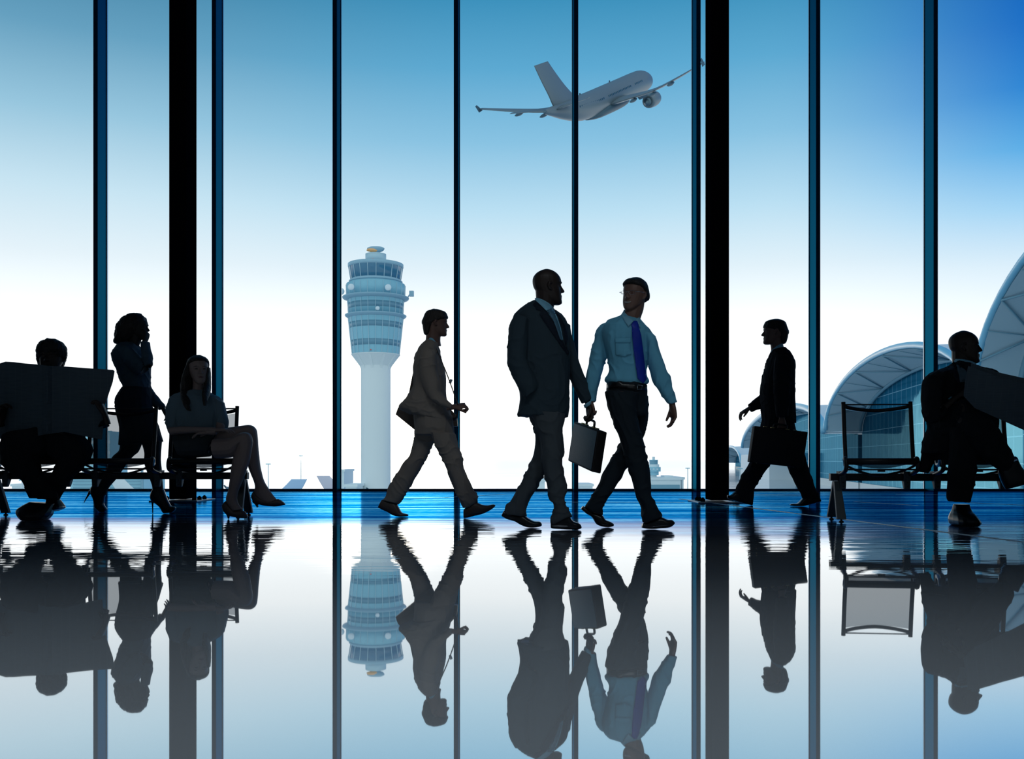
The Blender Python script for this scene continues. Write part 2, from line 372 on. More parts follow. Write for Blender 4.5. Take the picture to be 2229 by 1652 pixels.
def shirt_man():
    g = Fig(6.27)
    g.head(1379, 677, 71, -38, roll=-5, neck=(1372, 698), nr=.062)
    g.hair(hair_black, nape=.30, hl=.71, vol=1.03)
    sh = g.garment('shirt', shirt_blue, [
        "1352,687,1393,697,.075;1338,691,1400,705,.11;1322,699,1414,718,.14;1311,714,1422,735,.15;1314,745,1413,748,.145;1320,775,1410,775,.135;1325,803,1408,805,.125;1322,816,1409,818,.125;1317,827,1414,830,.128;1322,835,1409,838,.12",
        ("1316,702,1342,708,.055;1301,714,1335,722,.07;1293,740,1331,743,.07;1286,768,1324,772,.066;1282,790,1318,789,.062;1277,808,1311,813,.058;1274,826,1305,829,.054;1277,850,1299,850,.046;1281,868,1297,866,.042;1281,876,1297,874,.044", .10),
        ("1398,722,1421,726,.055;1403,738,1431,745,.068;1408,765,1436,763,.066;1411,790,1446,789,.063;1417,815,1452,808,.06;1421,829,1459,822,.058;1429,842,1462,838,.054;1438,857,1466,851,.05;1447,871,1469,863,.046;1453,879,1473,875,.045", -.08)], disp=.011)
    g.garment('trousers', trouser_navy, [
        "1322,832,1408,836,.125;1319,850,1410,852,.135;1321,875,1409,880,.13;1328,900,1406,905,.11",
        ("1318,852,1392,856,.11;1322,880,1386,886,.11;1331,905,1387,910,.10;1339,930,1394,937,.097;1347,953,1400,955,.092;1353,976,1405,978,.088;1361,1000,1409,1000,.083;1367,1018,1412,1018,.078;1373,1038,1414,1038,.074;1379,1060,1416,1060,.07;1387,1083,1418,1080,.066;1396,1105,1430,1100,.066;1397,1119,1438,1117,.068;1397,1131,1441,1123,.066;1398,1138,1441,1125,.06", -.08),
        ("1372,852,1411,862,.10;1378,890,1410,895,.10;1372,925,1405,935,.095;1352,958,1396,958,.09;1340,982,1378,995,.085;1323,1010,1362,1021,.08;1312,1033,1352,1040,.074;1306,1047,1344,1051,.07;1293,1069,1331,1072,.066;1281,1089,1319,1090,.064;1272,1103,1312,1108,.064;1280,1112,1311,1121,.055", .09)], disp=.012)
    g.shoe(leather_black, "1269,1103,1264,1110,.028;1281,1110,1276,1120,.034;1291,1117,1286,1126,.036;1303,1121,1291,1132,.04;1312,1124,1298,1143,.045;1318,1133,1310,1148,.048;1328,1137,1325,1149.5,.044;1336,1142,1336,1147,.02", .09)
    g.shoe(leather_black, "1399,1137,1396,1147,.03;1412,1132,1408,1149.5,.036;1428,1124,1425,1150,.042;1441,1124,1438,1148.5,.047;1452,1129,1452,1147.5,.048;1463,1130,1461,1145,.036;1469,1136,1467,1140,.018", -.08)
    mb = MB(); mb.loft(g.rings("1358,676,1391,687,.060,0,.035;1355,683,1393,693,.070,0,.035;1352,690,1395,701,.082,0,.03"), 18, 2.1, 3)
    cm = remesh(mb, .005, 0, None, 2); g.raw('collar_stand', cm, shirt_collar_m); g.bvh.append(bvh_of(cm))
    g.patch('collar', shirt_collar_m, [(1357, 677), (1352, 685), (1360, 699), (1368, 711), (1380, 698), (1368, 688)], off=.012)
    g.patch('collar', shirt_collar_m, [(1392, 687), (1393, 700), (1394, 714), (1386, 701), (1384, 697)], off=.012)
    g.patch('shirt_pocket', shirt_blue, [(1339, 737), (1371, 737), (1375, 770), (1359, 776), (1340, 772)], off=.008)
    g.patch('pocket_flap', shirt_blue, [(1338, 736), (1372, 735), (1373, 746), (1339, 746)], off=.012)
    g.patch('necktie', tie_blue, [(1380, 698), (1387, 698), (1390, 706), (1391, 713), (1396, 730), (1400, 760), (1404, 795), (1408, 825), (1400, 835), (1388, 824), (1384, 795), (1379, 760), (1376, 730), (1376, 712), (1374, 706)], off=.018)
    bl = g.parts[1][1]
    g.patch('belt', leather_black, [(1321, 833), (1345, 831), (1365, 833), (1385, 838), (1409, 838), (1409, 849), (1385, 849), (1365, 845), (1345, 843), (1321, 845)], off=.012, thick=.01)
    bb = bvh_of(g.parts[-1][1]); mb = MB()
    q = [P(x, y, g.ray(x, y, [bb] + g.bvh, .006)) for x, y in ((1388, 838), (1398, 839), (1397, 848), (1387, 847), (1388, 838))]
    mb.tube(q, .0022, 6); g.raw('belt_buckle', mb, steel)
    g.hand(g.p(1463, 880, -.08), V((.12, -.1, -1)), V((-1, -.25, 0)), side=1, curl=(22, 28, 22), thumb=20, thumb_curl=35)
    g.hand(g.p(1286, 868, .10), V((-.15, .05, -1)), V((1, .2, 0)), side=1, curl=(60, 70, 50), size=.95)
    L = g.L; H = g.H; mb = MB()
    for sx in (-1, 1):
        c = [L(sx * (.15 + .105 * math.cos(t)), .365 - .03 * math.cos(t) * 1.0, .515 + .062 * math.sin(t)) for t in [k * math.pi / 8 for k in range(17)]]
        mb.tube(c, .0009, 5); mb.tube([L(sx * .255, .335, .54), L(sx * .37, .26, .545), L(sx * .385, -.02, .54)], .0016, 5)
    mb.tube([L(-.05, .395, .525), L(0, .41, .535), L(.05, .395, .525)], .0014, 5)
    g.raw('eyeglasses', mb, steel)
    mb = MB(); mb.tube([L(-.125, .312, .255), L(-.07, .340, .226), L(0, .362, .216), L(.07, .340, .226), L(.125, .312, .255)], [.002, .005, .006, .005, .002], 8); g.raw('teeth', mb, white_m)
    return g.finish('smiling man in pale blue shirt and blue necktie with eyeglasses, walking', skin_mid)
def bag_man():
    g = Fig(7.43)
    g.head(950.5, 731, 55, 92, pitch=-4, dy=0, ly=1.12, neck=(942, 752), nr=.060)
    g.hair(hair_brown, nape=.0, vol=1.06, hl=.63, tilt=.18)
    g.garment('jacket', suit_flare, [
        "928,740,954,747,.08;918,751,957,762,.15;907,768,960,780,.20;901,790,965,797,.21;900,815,970,818,.20;899,840,970,842,.19;892,854,971,862,.19;880,871,975,880,.19;868,887,983,905,.18;890,900,987,918,.17",
        ("922,758,948,762,.06;914,772,950,778,.075;913,800,950,800,.072;918,828,955,820,.068;928,856,958,838,.064;945,876,958,850,.058;962,884,967,862,.052;975,890,976,872,.046;984,893,984,879,.042", -.20)], disp=.010)
    g.garment('trousers', suit_flare, [
        "900,895,985,905,.16;903,925,987,930,.16;903,945,990,950,.14",
        ("903,935,960,945,.11;900,966,944,966,.10;891,992,931,993,.09;877,1010,919,1014,.085;866,1026,911,1028,.08;852,1050,900,1048,.074;845,1063,890,1066,.07;841,1080,878,1084,.066;833,1088,868,1097,.064", .08),
        ("935,940,992,945,.11;946,968,998,972,.105;962,1000,1008,1000,.095;972,1022,1010,1020,.088;983,1049,1023,1047,.08;990,1068,1032,1066,.074;997,1083,1040,1078,.072;1003,1098,1040,1090,.068;1008,1107,1036,1096,.05", -.08)], disp=.012)
    g.shoe(leather_brown, "832,1089,822.5,1107,.03;846,1090,832,1112,.04;860,1094,845,1118,.044;867,1104,855,1124,.048;874,1117,868,1127,.048;881,1120,880,1127,.044;889,1122,889,1126,.02", .08)
    g.shoe(leather_brown, "1009,1107,1009,1126,.03;1020,1098,1018,1125,.04;1034,1090,1034,1121,.046;1048,1096,1050,1117,.048;1061,1098,1065,1110,.04;1072,1096,1074,1104,.025;1077,1096.5,1079,1099,.012", -.08)
    mb = MB(); mb.loft(g.rings("933,733,950,741,.06;931,738,954,747,.07;929,743,956,752,.078"), 16, 2.1, 3); g.raw('shirt_collar', remesh(mb, .005, 0, None, 2), shirt_collar_m)
    g.hand(g.p(986, 886, -.20), V((1, 0, .15)), V((-.1, .5, -1)), side=-1, curl=(60, 80, 50), thumb=30, thumb_curl=40)
    return g.finish('man in flare-paled suit striding with a shoulder bag, in front of the control tower', skin_mid)
def case_man():
    g = Fig(9.31, warp=lambda y: y + max(0, y - 950) * 4 / 147)
    g.head(1684, 750, 54, -90, ly=1.12, neck=(1693, 770), nr=.062)
    g.hair(hair_black, nape=.02, vol=1.03, hl=.61, tilt=.15)
    g.garment('jacket', suit_black, [
        "1680,761,1708,755,.09;1677,772,1716,765,.15;1671,785,1724,778,.20;1668,798,1727,793,.22;1663,813,1728,812,.215;1659,835,1728,835,.20;1656,858,1728,858,.195;1658,885,1729.5,885,.19;1659,908,1730.5,908,.19;1662,917,1731,921,.18",
        ("1690,772,1720,775,.06;1686,790,1724,788,.08;1684,822,1722,822,.075;1685,860,1720,860,.068;1688,893,1717,893,.06;1690,908,1715,908,.054", -.22),
        ("1674,790,1700,790,.07;1667,830,1698,835,.07;1660,850,1688,868,.066;1650,863,1662,887,.06;1639,872,1648,892,.055;1628,880,1637,897,.05", .22)], disp=.009)
    g.garment('trousers', suit_black, [
        "1662,905,1724,908,.16;1657,930,1730,935,.16;1650,955,1742,960,.15",
        ("1650,950,1705,955,.11;1638,985,1692,990,.10;1631,1006,1676,1010,.093;1616,1030,1660,1032,.085;1608,1047,1650,1048,.08;1602,1063,1641,1064,.074;1601,1074,1640,1080,.07;1606,1084,1639,1092,.062", .09),
        ("1690,955,1744,962,.11;1704,990,1752,992,.10;1715,1016,1759,1020,.09;1727,1042,1768,1042,.082;1738,1062,1776,1062,.075;1744,1074,1782,1072,.07;1746,1082,1786,1080,.06", -.10)], disp=.011)
    g.shoe(leather_black, "1638,1086,1638,1099,.032;1626,1084,1627,1097,.04;1612,1072,1614,1094,.046;1600,1070,1601,1090,.048;1591,1077,1591,1088,.04;1583,1077,1583,1084,.02", .09)
    g.shoe(leather_black, "1783,1078,1787,1087,.03;1770,1074,1772,1091,.04;1757,1074,1760,1094,.046;1747,1080,1748,1096.5,.048;1737,1090,1737,1096.5,.048;1726,1091,1726,1096,.04;1720,1092.5,1720,1095,.018", -.10)
    mb = MB(); mb.loft(g.rings("1681,755,1703,747,.06;1679,762,1705,754,.072;1678,768,1707,760,.08"), 16, 2.1, 3); g.raw('shirt_collar', remesh(mb, .005, 0, None, 2), shirt_collar_m)
    g.hand(g.p(1631, 889, .22), V((-.75, -.05, -.45)), V((.45, .1, -.8)), side=1, curl=(30, 32, 26), spread=7, size=1.05, thumb=30)
    g.hand(g.p(1702, 910, -.22), V((0, 0, -1)), V((.1, 1, 0)), side=1, curl=(60, 80, 50), thumb=20, thumb_curl=40)
    return g.finish('man in black suit walking with a black briefcase beside the right column', skin_mid)
def reader_right():
    g = Fig(6.8)
    g.head(2102, 792, 73, 62, dy=.05, neck=(2103, 810), nr=.068)
    g.garment('jacket', suit_black, [
        "2082,786,2122,800,.09;2062,799,2142,804,.13;2042,806,2164,810,.16;2024,816,2176,822,.18;2019,840,2178,842,.18;2020,870,2174,872,.18;2022,900,2170,902,.18;2023,930,2166,932,.19;2014,958,2160,958,.19;2008,985,2150,985,.17",
        ("2022,816,2050,824,.06;2011,830,2050,836,.08;2008,858,2048,858,.08;2008,884,2046,880,.078;2014,908,2042,888,.074;2024,922,2048,890,.068;2040,918,2050,882,.062;2055,902,2057,876,.056;2068,888,2064,866,.05", -.14),
        ("2150,812,2178,816,.07;2160,840,2188,842,.08;2170,875,2196,872,.075;2190,900,2206,880,.07;2215,905,2222,885,.06", -.05),
        ("2016,945,2045,960,.06;2008,978,2040,985,.05;2003,1005,2030,1012,.04;1996,1026,2020,1030,.03", .05)], disp=.010)
    g.garment('trousers', suit_black, [
        ("2030,960,2160,960,.20;2030,1000,2150,1005,.19", .02),
        ("2022,945,2060,1005,.11,.05;2042,915,2085,968,.10,-.05;2066,888,2108,942,.095,-.15;2088,872,2126,920,.085,-.22;2104,868,2130,905,.06,-.25", -.05),
        ("2092,872,2088,925,.08;2122,880,2108,960,.08;2150,905,2132,992,.075;2172,935,2158,1012,.07;2190,965,2178,1026,.065;2204,995,2186,1030,.06", -.30),
        ("2072,930,2120,925,.09;2069,965,2124,965,.085;2067,1000,2124,1000,.08;2064,1040,2121,1040,.076;2063,1075,2116,1072,.072;2066,1090,2109,1092,.066", -.22)], disp=.011)
    g.shoe(leather_black, "2077,1094,2108,1094,.05,.03;2076,1106,2111,1107,.075,.01;2075,1116,2115,1116,.12,-.03;2074,1127,2122,1128,.15,-.05;2075,1136,2125,1135,.15,-.05;2080,1140,2118,1140,.14,-.05", -.22)
    g.shoe(leather_black, "2186,1010,2214,1000,.04;2174,1024,2222,1015,.044;2178,1042,2232,1028,.046;2184,1056,2240,1042,.046;2189,1065,2244,1050,.03", -.30, drop=False)
    mb = MB(); mb.loft(g.rings("2080,781,2122,793,.075,.02;2079,788,2125,801,.085,.02;2077,796,2128,809,.095,.01"), 16, 2.1, 3)
    cm = remesh(mb, .005, 0, None, 2); g.raw('shirt_collar', cm, shirt_collar_m); g.bvh.append(bvh_of(cm))
    g.patch('shirt_front', blouse_grey, [(2082, 792), (2103, 806), (2110, 830), (2090, 832), (2086, 812)], off=.006)
    g.patch('lapel', suit_lapel, [(2077, 786), (2062, 800), (2068, 812), (2078, 812), (2076, 818), (2089, 840), (2088, 818)], off=.008)
    mb = MB(); mb.loft(g.rings("2064,868,2072,886,.046;2070,863,2080,881,.044", -.15), 14, 2, 2); g.raw('shirt_cuff', mb, shirt_collar_m)
    g.hand(g.p(2076, 870, -.20), V((.75, -.15, .7)), V((.6, -.1, -.6)), side=-1, curl=(40, 50, 40), size=1.12, thumb=20, thumb_curl=20, wrist=.08)
    g.hand(g.p(2222, 893, -.12), V((.7, -.6, .3)), V((-.3, -.8, .2)), side=1, curl=(35, 40, 30))
    return g.finish('bald man in black suit seated with crossed legs reading on the right bench', skin_dark)
def reader_left():
    g = Fig(7.55)
    g.head(112, 811, 66, 4, dy=-.02, neck=(114, 832), nr=.066, wx=1.12)
    mb = MB(); mb.loft(g.rings("104,737.5,120,737.5,.04;92,743,134,744,.08;85,751,140,752,.095;81.5,762,144,762,.105;81,773,143.5,775,.098,.02;82,785,141,787,.085,.04;86,800,136,802,.06,.07", -.02), 18, 2.2, 3)
    g.raw('hair', remesh(mb, .005, .016, CURLS, 1), hair_black)
    g.garment('jacket', suit_black, [
        "96,822,132,822,.09;72,832,158,832,.13;48,846,182,846,.16;38,880,190,880,.17;42,920,184,920,.18;40,960,180,960,.19;30,990,172,990,.18",
        ("160,838,188,842,.07,0;180,870,210,868,.07,-.05;192,905,224,900,.068,-.12;205,935,236,925,.062,-.24;214,930,234,920,.052,-.34;221,916,234,914,.044,-.38", 0),
        ("42,842,66,838,.07,0;14,872,44,874,.07,-.05;-2,905,30,912,.068,-.12;-10,930,24,936,.062,-.24;-6,915,14,925,.05,-.34", 0)], disp=.009)
    g.garment('trousers', suit_black, [
        ("25,930,170,930,.20;18,965,178,965,.22;70,990,140,990,.2;84,1003,124,1003,.2", -.10),
        ("12,946,100,930,.14;2,975,104,972,.15;5,995,92,996,.13;8,1012,84,1008,.11;30,1030,90,1026,.09;48,1045,108,1045,.08;58,1066,120,1066,.072;66,1083,127,1086,.066", -.34),
        ("95,935,180,950,.14;100,965,193,966,.15;104,985,198,985,.13;124,1003,188,1006,.11;118,1025,170,1028,.09;104,1045,152,1045,.08;90,1068,139,1068,.072;80,1084,128,1088,.064", -.24),
        ("150,990,188,1000,.05;165,1008,189,1014,.04", -.1),
        ("2,990,30,1000,.05;2,1008,18,1014,.04", -.1)], disp=.009)
    g.shoe(leather_black, "66,1082,118,1086,.06,0;50,1091,114,1096,.09,-.03;41,1101,111,1106,.13,-.05;47,1112,106,1113,.15,-.06;56,1121,98,1121,.14,-.06", -.34)
    g.shoe(leather_black, "104,1084,128,1087,.06,0;104,1097,134,1098,.09,-.02;103,1107,136,1106,.11,-.03;106,1114,120,1113,.10,-.03", -.24, drop=False)
    g.hand(g.p(230, 908, -.40), V((-.25, -.15, 1)), V((-1, -.2, 0)), side=1, curl=(40, 45, 30), size=1.1, thumb=10, thumb_curl=20, wrist=.06)
    g.hand(g.p(2, 915, -.40), V((.25, -.15, 1)), V((1, -.2, 0)), side=-1, curl=(40, 45, 30), size=1.1)
    return g.finish('seated man hidden behind an open newspaper, only hair and legs showing', skin_dark)
def walking_woman():
    g = Fig(8.1)
    g.head(302, 740, 54, 88, dy=0, neck=(288, 757), nr=.048, fem=True)
    mb = MB(); mb.loft(g.rings("283,682.5,306,683,.05;270,690,316,692,.085;261,699,320,703,.097;254,709,312,712,.102;252,720,302,722,.10;251,731,294,733,.098;250,741,284,742,.09;250,747,273,748,.06;257,750,267,750.5,.03"), 18, 2.1, 3)
    g.raw('hair', remesh(mb, .005, .020, CURLS, 1), hair_black)
    g.garment('blouse', blouse_dark, [
        "272,744,298,748,.07;260,752,305,757,.14;252,765,313,766,.18;247.5,776,320,778,.185;252,792,323,792,.175;258,808,324,808,.155;263,824,325,826,.14;269,838,324,838,.13;270,846,324,845,.125",
        ("258,760,284,754,.06;266,780,296,765,.075;285,806,308,780,.07;304,818,330,792,.066;312,795,331,786,.06;309,772,330,770,.056;307,757,326.5,758,.05;306.5,743.5,325,744.5,.048", -.15),
        ("292,800,322,815,.07;300,835,328,840,.065;312,858,335,852,.06;325,877,344,865,.056;338,887,351,874,.052;347,893,360,884,.046", .14)], disp=.009)
    g.garment('skirt', skirt_dark, ["270,843,324,843,.13;262,856,327,857,.16;255.5,870,327,872,.175;255.5,886,329,888,.18;260,908,334,904,.178;264,930,341,926,.172;263,952,349,950,.168;261.5,969,353,961,.165"], disp=.006)
    g.skin_tube("262,962,309,965,.078;260,980,301,983,.07;248,991,291,992,.064;239,1004,279,1005,.06;231,1022,267,1022,.062;222,1040,254,1041,.055;214,1055,241,1056,.046;206,1063,234,1067,.042;202,1075,230,1078,.04", .09)
    g.skin_tube("308,960,352,960,.08;315,985,350,985,.068;314,1005,350,1005,.06;320,1025,352,1025,.06;327,1043,353,1044,.052;332,1060,355,1064,.045;332,1075,357,1075,.042", -.09)
    rear = "203,1059,234,1065,.045;197,1067,232,1073,.05;197,1077,229,1082,.048;202,1088,227,1091,.044;205,1099,226,1101,.042;206,1108,230,1108,.044;212,1114,233,1113,.044;218,1118.5,228,1118.5,.036"
    front = "333,1066,357,1068,.045;327,1079,361,1079,.05;328,1090,365,1090,.048;336,1097,369,1098,.044;345,1104,373,1104,.042;350,1111,382,1106,.042;353,1117,382,1112,.04;356,1119.5,376,1118,.034"
    g.shoe(leather_black, rear, .09, [(197, 1072, .016), (193, 1080, .010), (187, 1090, .006), (182.5, 1099, .004)], 'ankle_boot', 2.2)
    g.shoe(leather_black, front, -.09, [(331, 1088, .016), (332, 1097, .009), (332.3, 1108, .006), (332.5, 1120, .0045)], 'ankle_boot', 2.2)
    g.hand(g.p(315, 744, -.15), V((.12, .35, 1)), V((-1, .25, .1)), side=1, curl=(40, 50, 35), size=.92, thumb=25, thumb_curl=30)
    g.hand(g.p(355, 889, .14), V((.55, -.1, -1)), V((-1, 0, -.4)), side=1, curl=(20, 25, 20), size=.9)
    return g.finish('woman with curly dark hair, blouse and skirt walking with a hand at her face', skin_stocking)
def seated_woman():
    g = Fig(7.45)
    g.head(433, 836, 61, 30, dy=-.02, roll=3, neck=(432, 857), nr=.046, fem=True)
    rows = [(.30, -.22, -.46, .36), (.45, -.10, -.50, .40), (.60, .03, -.52, .41), (.68, .20, -.52, .40), (.77, .32, -.50, .375), (.90, .24, -.42, .31), (.97, .13, -.30, .21), (1.03, 0, -.17, .10)]
    g.hair(hair_brown, rows, 1.02, .005, .005)
    mb = MB()
    mb.loft(g.rings("414,782,424,782,.06,.03;407,802,421,802,.09,.02;400,825,418,825,.11,.01;396,850,417,852,.10;396,868,414,870,.06,-.12;400,882,412,883,.04,-.19;407,894,416,894,.02,-.21", -.02), 16, 2.2, 3)
    mb.loft(g.rings("451,800,457.5,800,.03,.02;448,820,458,820,.045,.01;445,837,458.5,837,.05,0;441,853,457,856,.05,-.10;441,870,452,872,.03,-.18;443,883,449,883,.018,-.20", -.02), 14, 2.2, 3)
    mb.loft(g.rings("408,820,450,820,.05;406,850,448,850,.045", .10), 14, 2.2, 3)
    g.raw('long_hair', remesh(mb, .005, .006, CURLS, 2), hair_brown)
    g.garment('blouse', blouse_grey, [
        "415,850,452,850,.08;396,855,464,858,.11;375,862,480,868,.14;367,876,488,881,.15;370,900,486,900,.15;376,920,481,924,.14;380,938,477,940,.14",
        ("370,864,398,868,.06;363,888,396,890,.068;361,908,394,910,.066;362,926,391,925,.062;368,942,394,932,.056", -.08),
        ("466,863,488,877,.06;469,893,491,895,.064;470,914,496,915,.06;468,929,495,929,.056;466,938,492,937,.05", -.04)], disp=.008)
    g.garment('skirt', skirt_grey, ["384,938,398,996,.15;408,934,412,997,.16;438,932,430,996,.16;466,931,446,995,.15;483,935,456,993,.14"], disp=.005, core=.9)
    sk = g.skin
    g.skin_tube("366,930,372,947,.045;400,928,402,944,.042;440,929,442,942,.038;468,930,470,941,.034", -.20)
    g.skin_tube("488,922,472,918,.045;489,931,470,932,.043;470,932,472,946,.04,-.10;450,934,452,946,.036,-.14", -.08)
    g.skin_tube("465,932,468,990,.10;500,930,500,972,.09;525,926.5,526,960,.08;545,925,540,955,.075;557,933,538,958,.07;560.5,950,534,962,.066;562,972,537,980,.062;564,993,539,996,.066;566,1012,540,1013,.066;569.5,1029,546,1030,.06;575,1047,553,1048,.05;584,1062,555,1060,.042;592,1074,553,1070,.04;600,1084,558,1082,.038;606,1092,575,1094,.036", .02)
    g.skin_tube("465,955,470,998,.10;500,953,503,996,.09;524,942,514,987,.085;543,943,518,975,.075;550,958,515,975,.068;548,976,514,980,.064;543.5,1003,507,1000,.066;536,1024,503,1024,.064;528,1046,500,1047,.054;519,1068,497,1067,.044;516,1085,492,1083,.04;520,1098,494,1095,.038;528,1108,505,1112,.036", -.20)
    g.shoe(leather_brown, "492,1085,483.5,1098,.034;500,1095,487,1109,.036;511,1106,499,1118,.038;522,1106,512,1121.5,.042;532,1108,526,1123.5,.04;540,1119,538,1123.5,.02", -.20, [(490, 1106, .018), (496, 1115, .012), (498, 1124.5, .008)], 'pump_shoe', 2.2)
    g.shoe(leather_brown, "553,1068,547,1082,.034;563,1079,552,1092,.036;577,1087,567,1099,.038;592,1088,586,1102,.042;606,1086,602,1102.5,.04;616,1092,615,1100,.03;620,1096,622,1098.5,.012", .02, [(552, 1089, .018), (558, 1097, .012), (561, 1104, .008)], 'pump_shoe', 2.2, drop=False)
    g.hand(g.p(470, 936, -.21), V((1, -.05, .05)), V((0, .1, -1)), side=1, curl=(15, 20, 15), size=.88)
    g.hand(g.p(456, 941, -.22), V((-1, -.05, -.1)), V((0, .1, -1)), side=-1, curl=(15, 20, 15), size=.88)
    L = g.L; mb = MB(); mb.tube([L(-.085, .335, .225), L(0, .366, .225), L(.085, .335, .225)], [.003, .0065, .003], 8, flat=1); g.raw('lips', mb, lip_m)
    for sx in (-1, 1):
        mb = MB(); mb.tube([L(sx * .06, .345, .592), L(sx * .14, .338, .612), L(sx * .22, .278, .592)], [.002, .003, .0015], 6); g.raw('eyebrow', mb, hair_brown)
        mb = MB(); mb.tube([L(sx * .085, .322, .512), L(sx * .135, .330, .522), L(sx * .19, .300, .512)], [.002, .0045, .002], 6); g.raw('eye', mb, hair_black)
    return g.finish('long haired woman in pale blouse and skirt seated with crossed legs on the left bench', skin_light)
A = suit_man(); B = shirt_man(); C_ = bag_man(); D_ = case_man(); E_ = reader_right(); F_ = reader_left(); G_ = walking_woman(); H_ = seated_woman()
# ================================================================== things people hold
def newsprint():
    m = mat('newsprint', (0.075, 0.10, 0.125, 1), 0.9, spec=0.15); nt = m.node_tree; b = nt.nodes['Principled BSDF']
    tc = nt.nodes.new('ShaderNodeTexCoord'); mp = nt.nodes.new('ShaderNodeMapping'); mp.inputs['Rotation'].default_value = (math.pi / 2, 0, 0)
    br = nt.nodes.new('ShaderNodeTexBrick'); br.inputs['Scale'].default_value = 22; br.inputs['Color1'].default_value = (.07, .095, .12, 1); br.inputs['Color2'].default_value = (.058, .08, .10, 1); br.inputs['Mortar'].default_value = (.09, .12, .145, 1)
    br.inputs['Mortar Size'].default_value = .03; br.inputs['Brick Width'].default_value = 1.2; br.inputs['Row Height'].default_value = .12; br.offset = 0
    nt.links.new(tc.outputs['Object'], mp.inputs[0]); nt.links.new(mp.outputs[0], br.inputs['Vector']); nt.links.new(br.outputs[0], b.inputs['Base Color'])
    return m
NP = newsprint()
def put(name, parts, label, cat):
    """parts: list of (name, mesh, material); first point of the first mesh's box gives the base"""
    vs = [v.co for v in parts[0][1].vertices]
    base = V(((min(v.x for v in vs) + max(v.x for v in vs)) / 2, (min(v.y for v in vs) + max(v.y for v in vs)) / 2, min(v.z for v in vs)))
    root = empty(name, base); tag(root, label, cat)
    for nm, me, m in parts:
        me.transform(Matrix.Translation(-base)); link(nm, me, m, root, smooth=False)
    return root
dF = lambda x, y: 7.10 + .10 * min(1, abs(x - 103) / 90) - .03 * math.exp(-((x - 103) / 8) ** 2)
left_page = patch_mesh([(-45, 800), (-10, 794), (12, 787), (30, 788), (55, 791), (80, 793), (103, 796), (102, 860), (100, 945), (50, 955), (13, 951), (-20, 962), (-48, 955)], 9, dF, .005)
right_page = patch_mesh([(103, 796), (140, 797.5), (200, 802), (246, 805), (249, 808), (245, 831), (236, 858), (228, 881), (226, 915), (222, 957), (200, 953), (178, 948), (140, 940), (100, 945), (102, 860)], 9, dF, .005)
inner = patch_mesh([(-35, 806), (12, 793), (103, 799), (200, 806), (243, 810), (238, 840), (220, 900), (216, 950), (160, 938), (100, 940), (30, 948), (-30, 950)], 12, lambda x, y: dF(x, y) + .014, .008)
put('newspaper', [('left_page', left_page, NP), ('right_page', right_page, NP), ('inner_sheets', inner, NP)], 'broadsheet newspaper held wide open by the seated man at the far left edge', 'newspaper')
dE = lambda x, y: 6.34 - .05 * math.sin(min(1, max(0, (x - 2100) / 130)) * math.pi) + .0006 * (y - 800)
front = patch_mesh([(2108, 796), (2135, 806), (2175, 820), (2205, 829), (2260, 840), (2270, 945), (2229, 936), (2200, 923), (2160, 905), (2122, 888), (2098, 862), (2101, 832)], 9, dE, .004)
back = patch_mesh([(2115, 790), (2137, 799), (2180, 812), (2229, 823), (2262, 828), (2268, 935), (2200, 912), (2125, 880), (2110, 840)], 9, lambda x, y: dE(x, y) + .03, .006)
put('newspaper', [('front_page', front, NP), ('back_pages', back, NP)], 'folded newspaper held up by the bald man on the right bench', 'newspaper')

def briefcase(name, O, a, b, c, m_face, label, handle=True):
    """O: upper near corner, a along the top, b down, c thickness"""
    A_, Bv, Cv = a.normalized(), b.normalized(), c.normalized(); la, lb, lc = a.length, b.length, c.length
    base = O + a * .5 + b + c * .5
    root = empty(name, base); tag(root, label, 'briefcase')
    mb = MB(); q = [O + b, O + b + a, O + b + a + c, O + b + c, O, O + a, O + a + c, O + c]; mb.hexa(*q)
    mb.build('side_band', case_black, root, True, .008, base)
    for s_, nm in ((-.002, 'front_panel'), (1.002, 'back_panel')):
        mb = MB(); o = O + c * s_ + A_ * .012 + Bv * .012; aa = A_ * (la - .024); bb = Bv * (lb - .024); t = Cv * (.004 if s_ > .5 else -.004)
        mb.hexa(o + bb, o + bb + aa, o + bb + aa + t, o + bb + t, o, o + aa, o + aa + t, o + t); mb.build(nm, m_face, root, True, .0015, base)
    mid = O + a * .5 + c * .5
    mb = MB(); h = .045; mb.tube([mid - A_ * .065, mid - A_ * .062 - Bv * h * .8, mid - A_ * .04 - Bv * h, mid + A_ * .04 - Bv * h, mid + A_ * .062 - Bv * h * .8, mid + A_ * .065], .0085, 10, 3)
    mb.build('handle', leather_black, root, True, 0, base)
    for k in (.22, .36, .64, .78):
        mb = MB(); mb.box((0, 0, 0), (.035, .022, .010)); R = Matrix((A_, Cv, -Bv)).transposed()
        vs = [R @ V(v) + O + a * k + c * .5 - Bv * .004 for v in mb.v]; mb.v = [tuple(v) for v in vs]; mb.build('latch', brass, root, False, .002, base)
    for k in (.15, .85):
        mb = MB(); mb.ball(O + b + a * k + c * .5, .006, 8); mb.build('foot_stud', brass, root, True, 0, base)
    return root
dA = 6.225 + .13
O = P(1302, 936, dA - .19)
briefcase('briefcase', O, P(1249, 917, dA + .2) - O, P(1288, 1027, dA - .19) - O, P(1322, 941, dA - .14) - O, case_leather, 'grey blue briefcase hanging from the hand of the bald man in dark suit')
dD = 9.31 - .30; wy = lambda y: y + max(0, y - 950) * 4 / 147
O = P(1643, 927, dD)
briefcase('briefcase', O, P(1759, 940, dD) - O, P(1632, wy(1004), dD) - O, V((0, .10, 0)), case_black, 'black briefcase carried low by the man in black suit at the right')

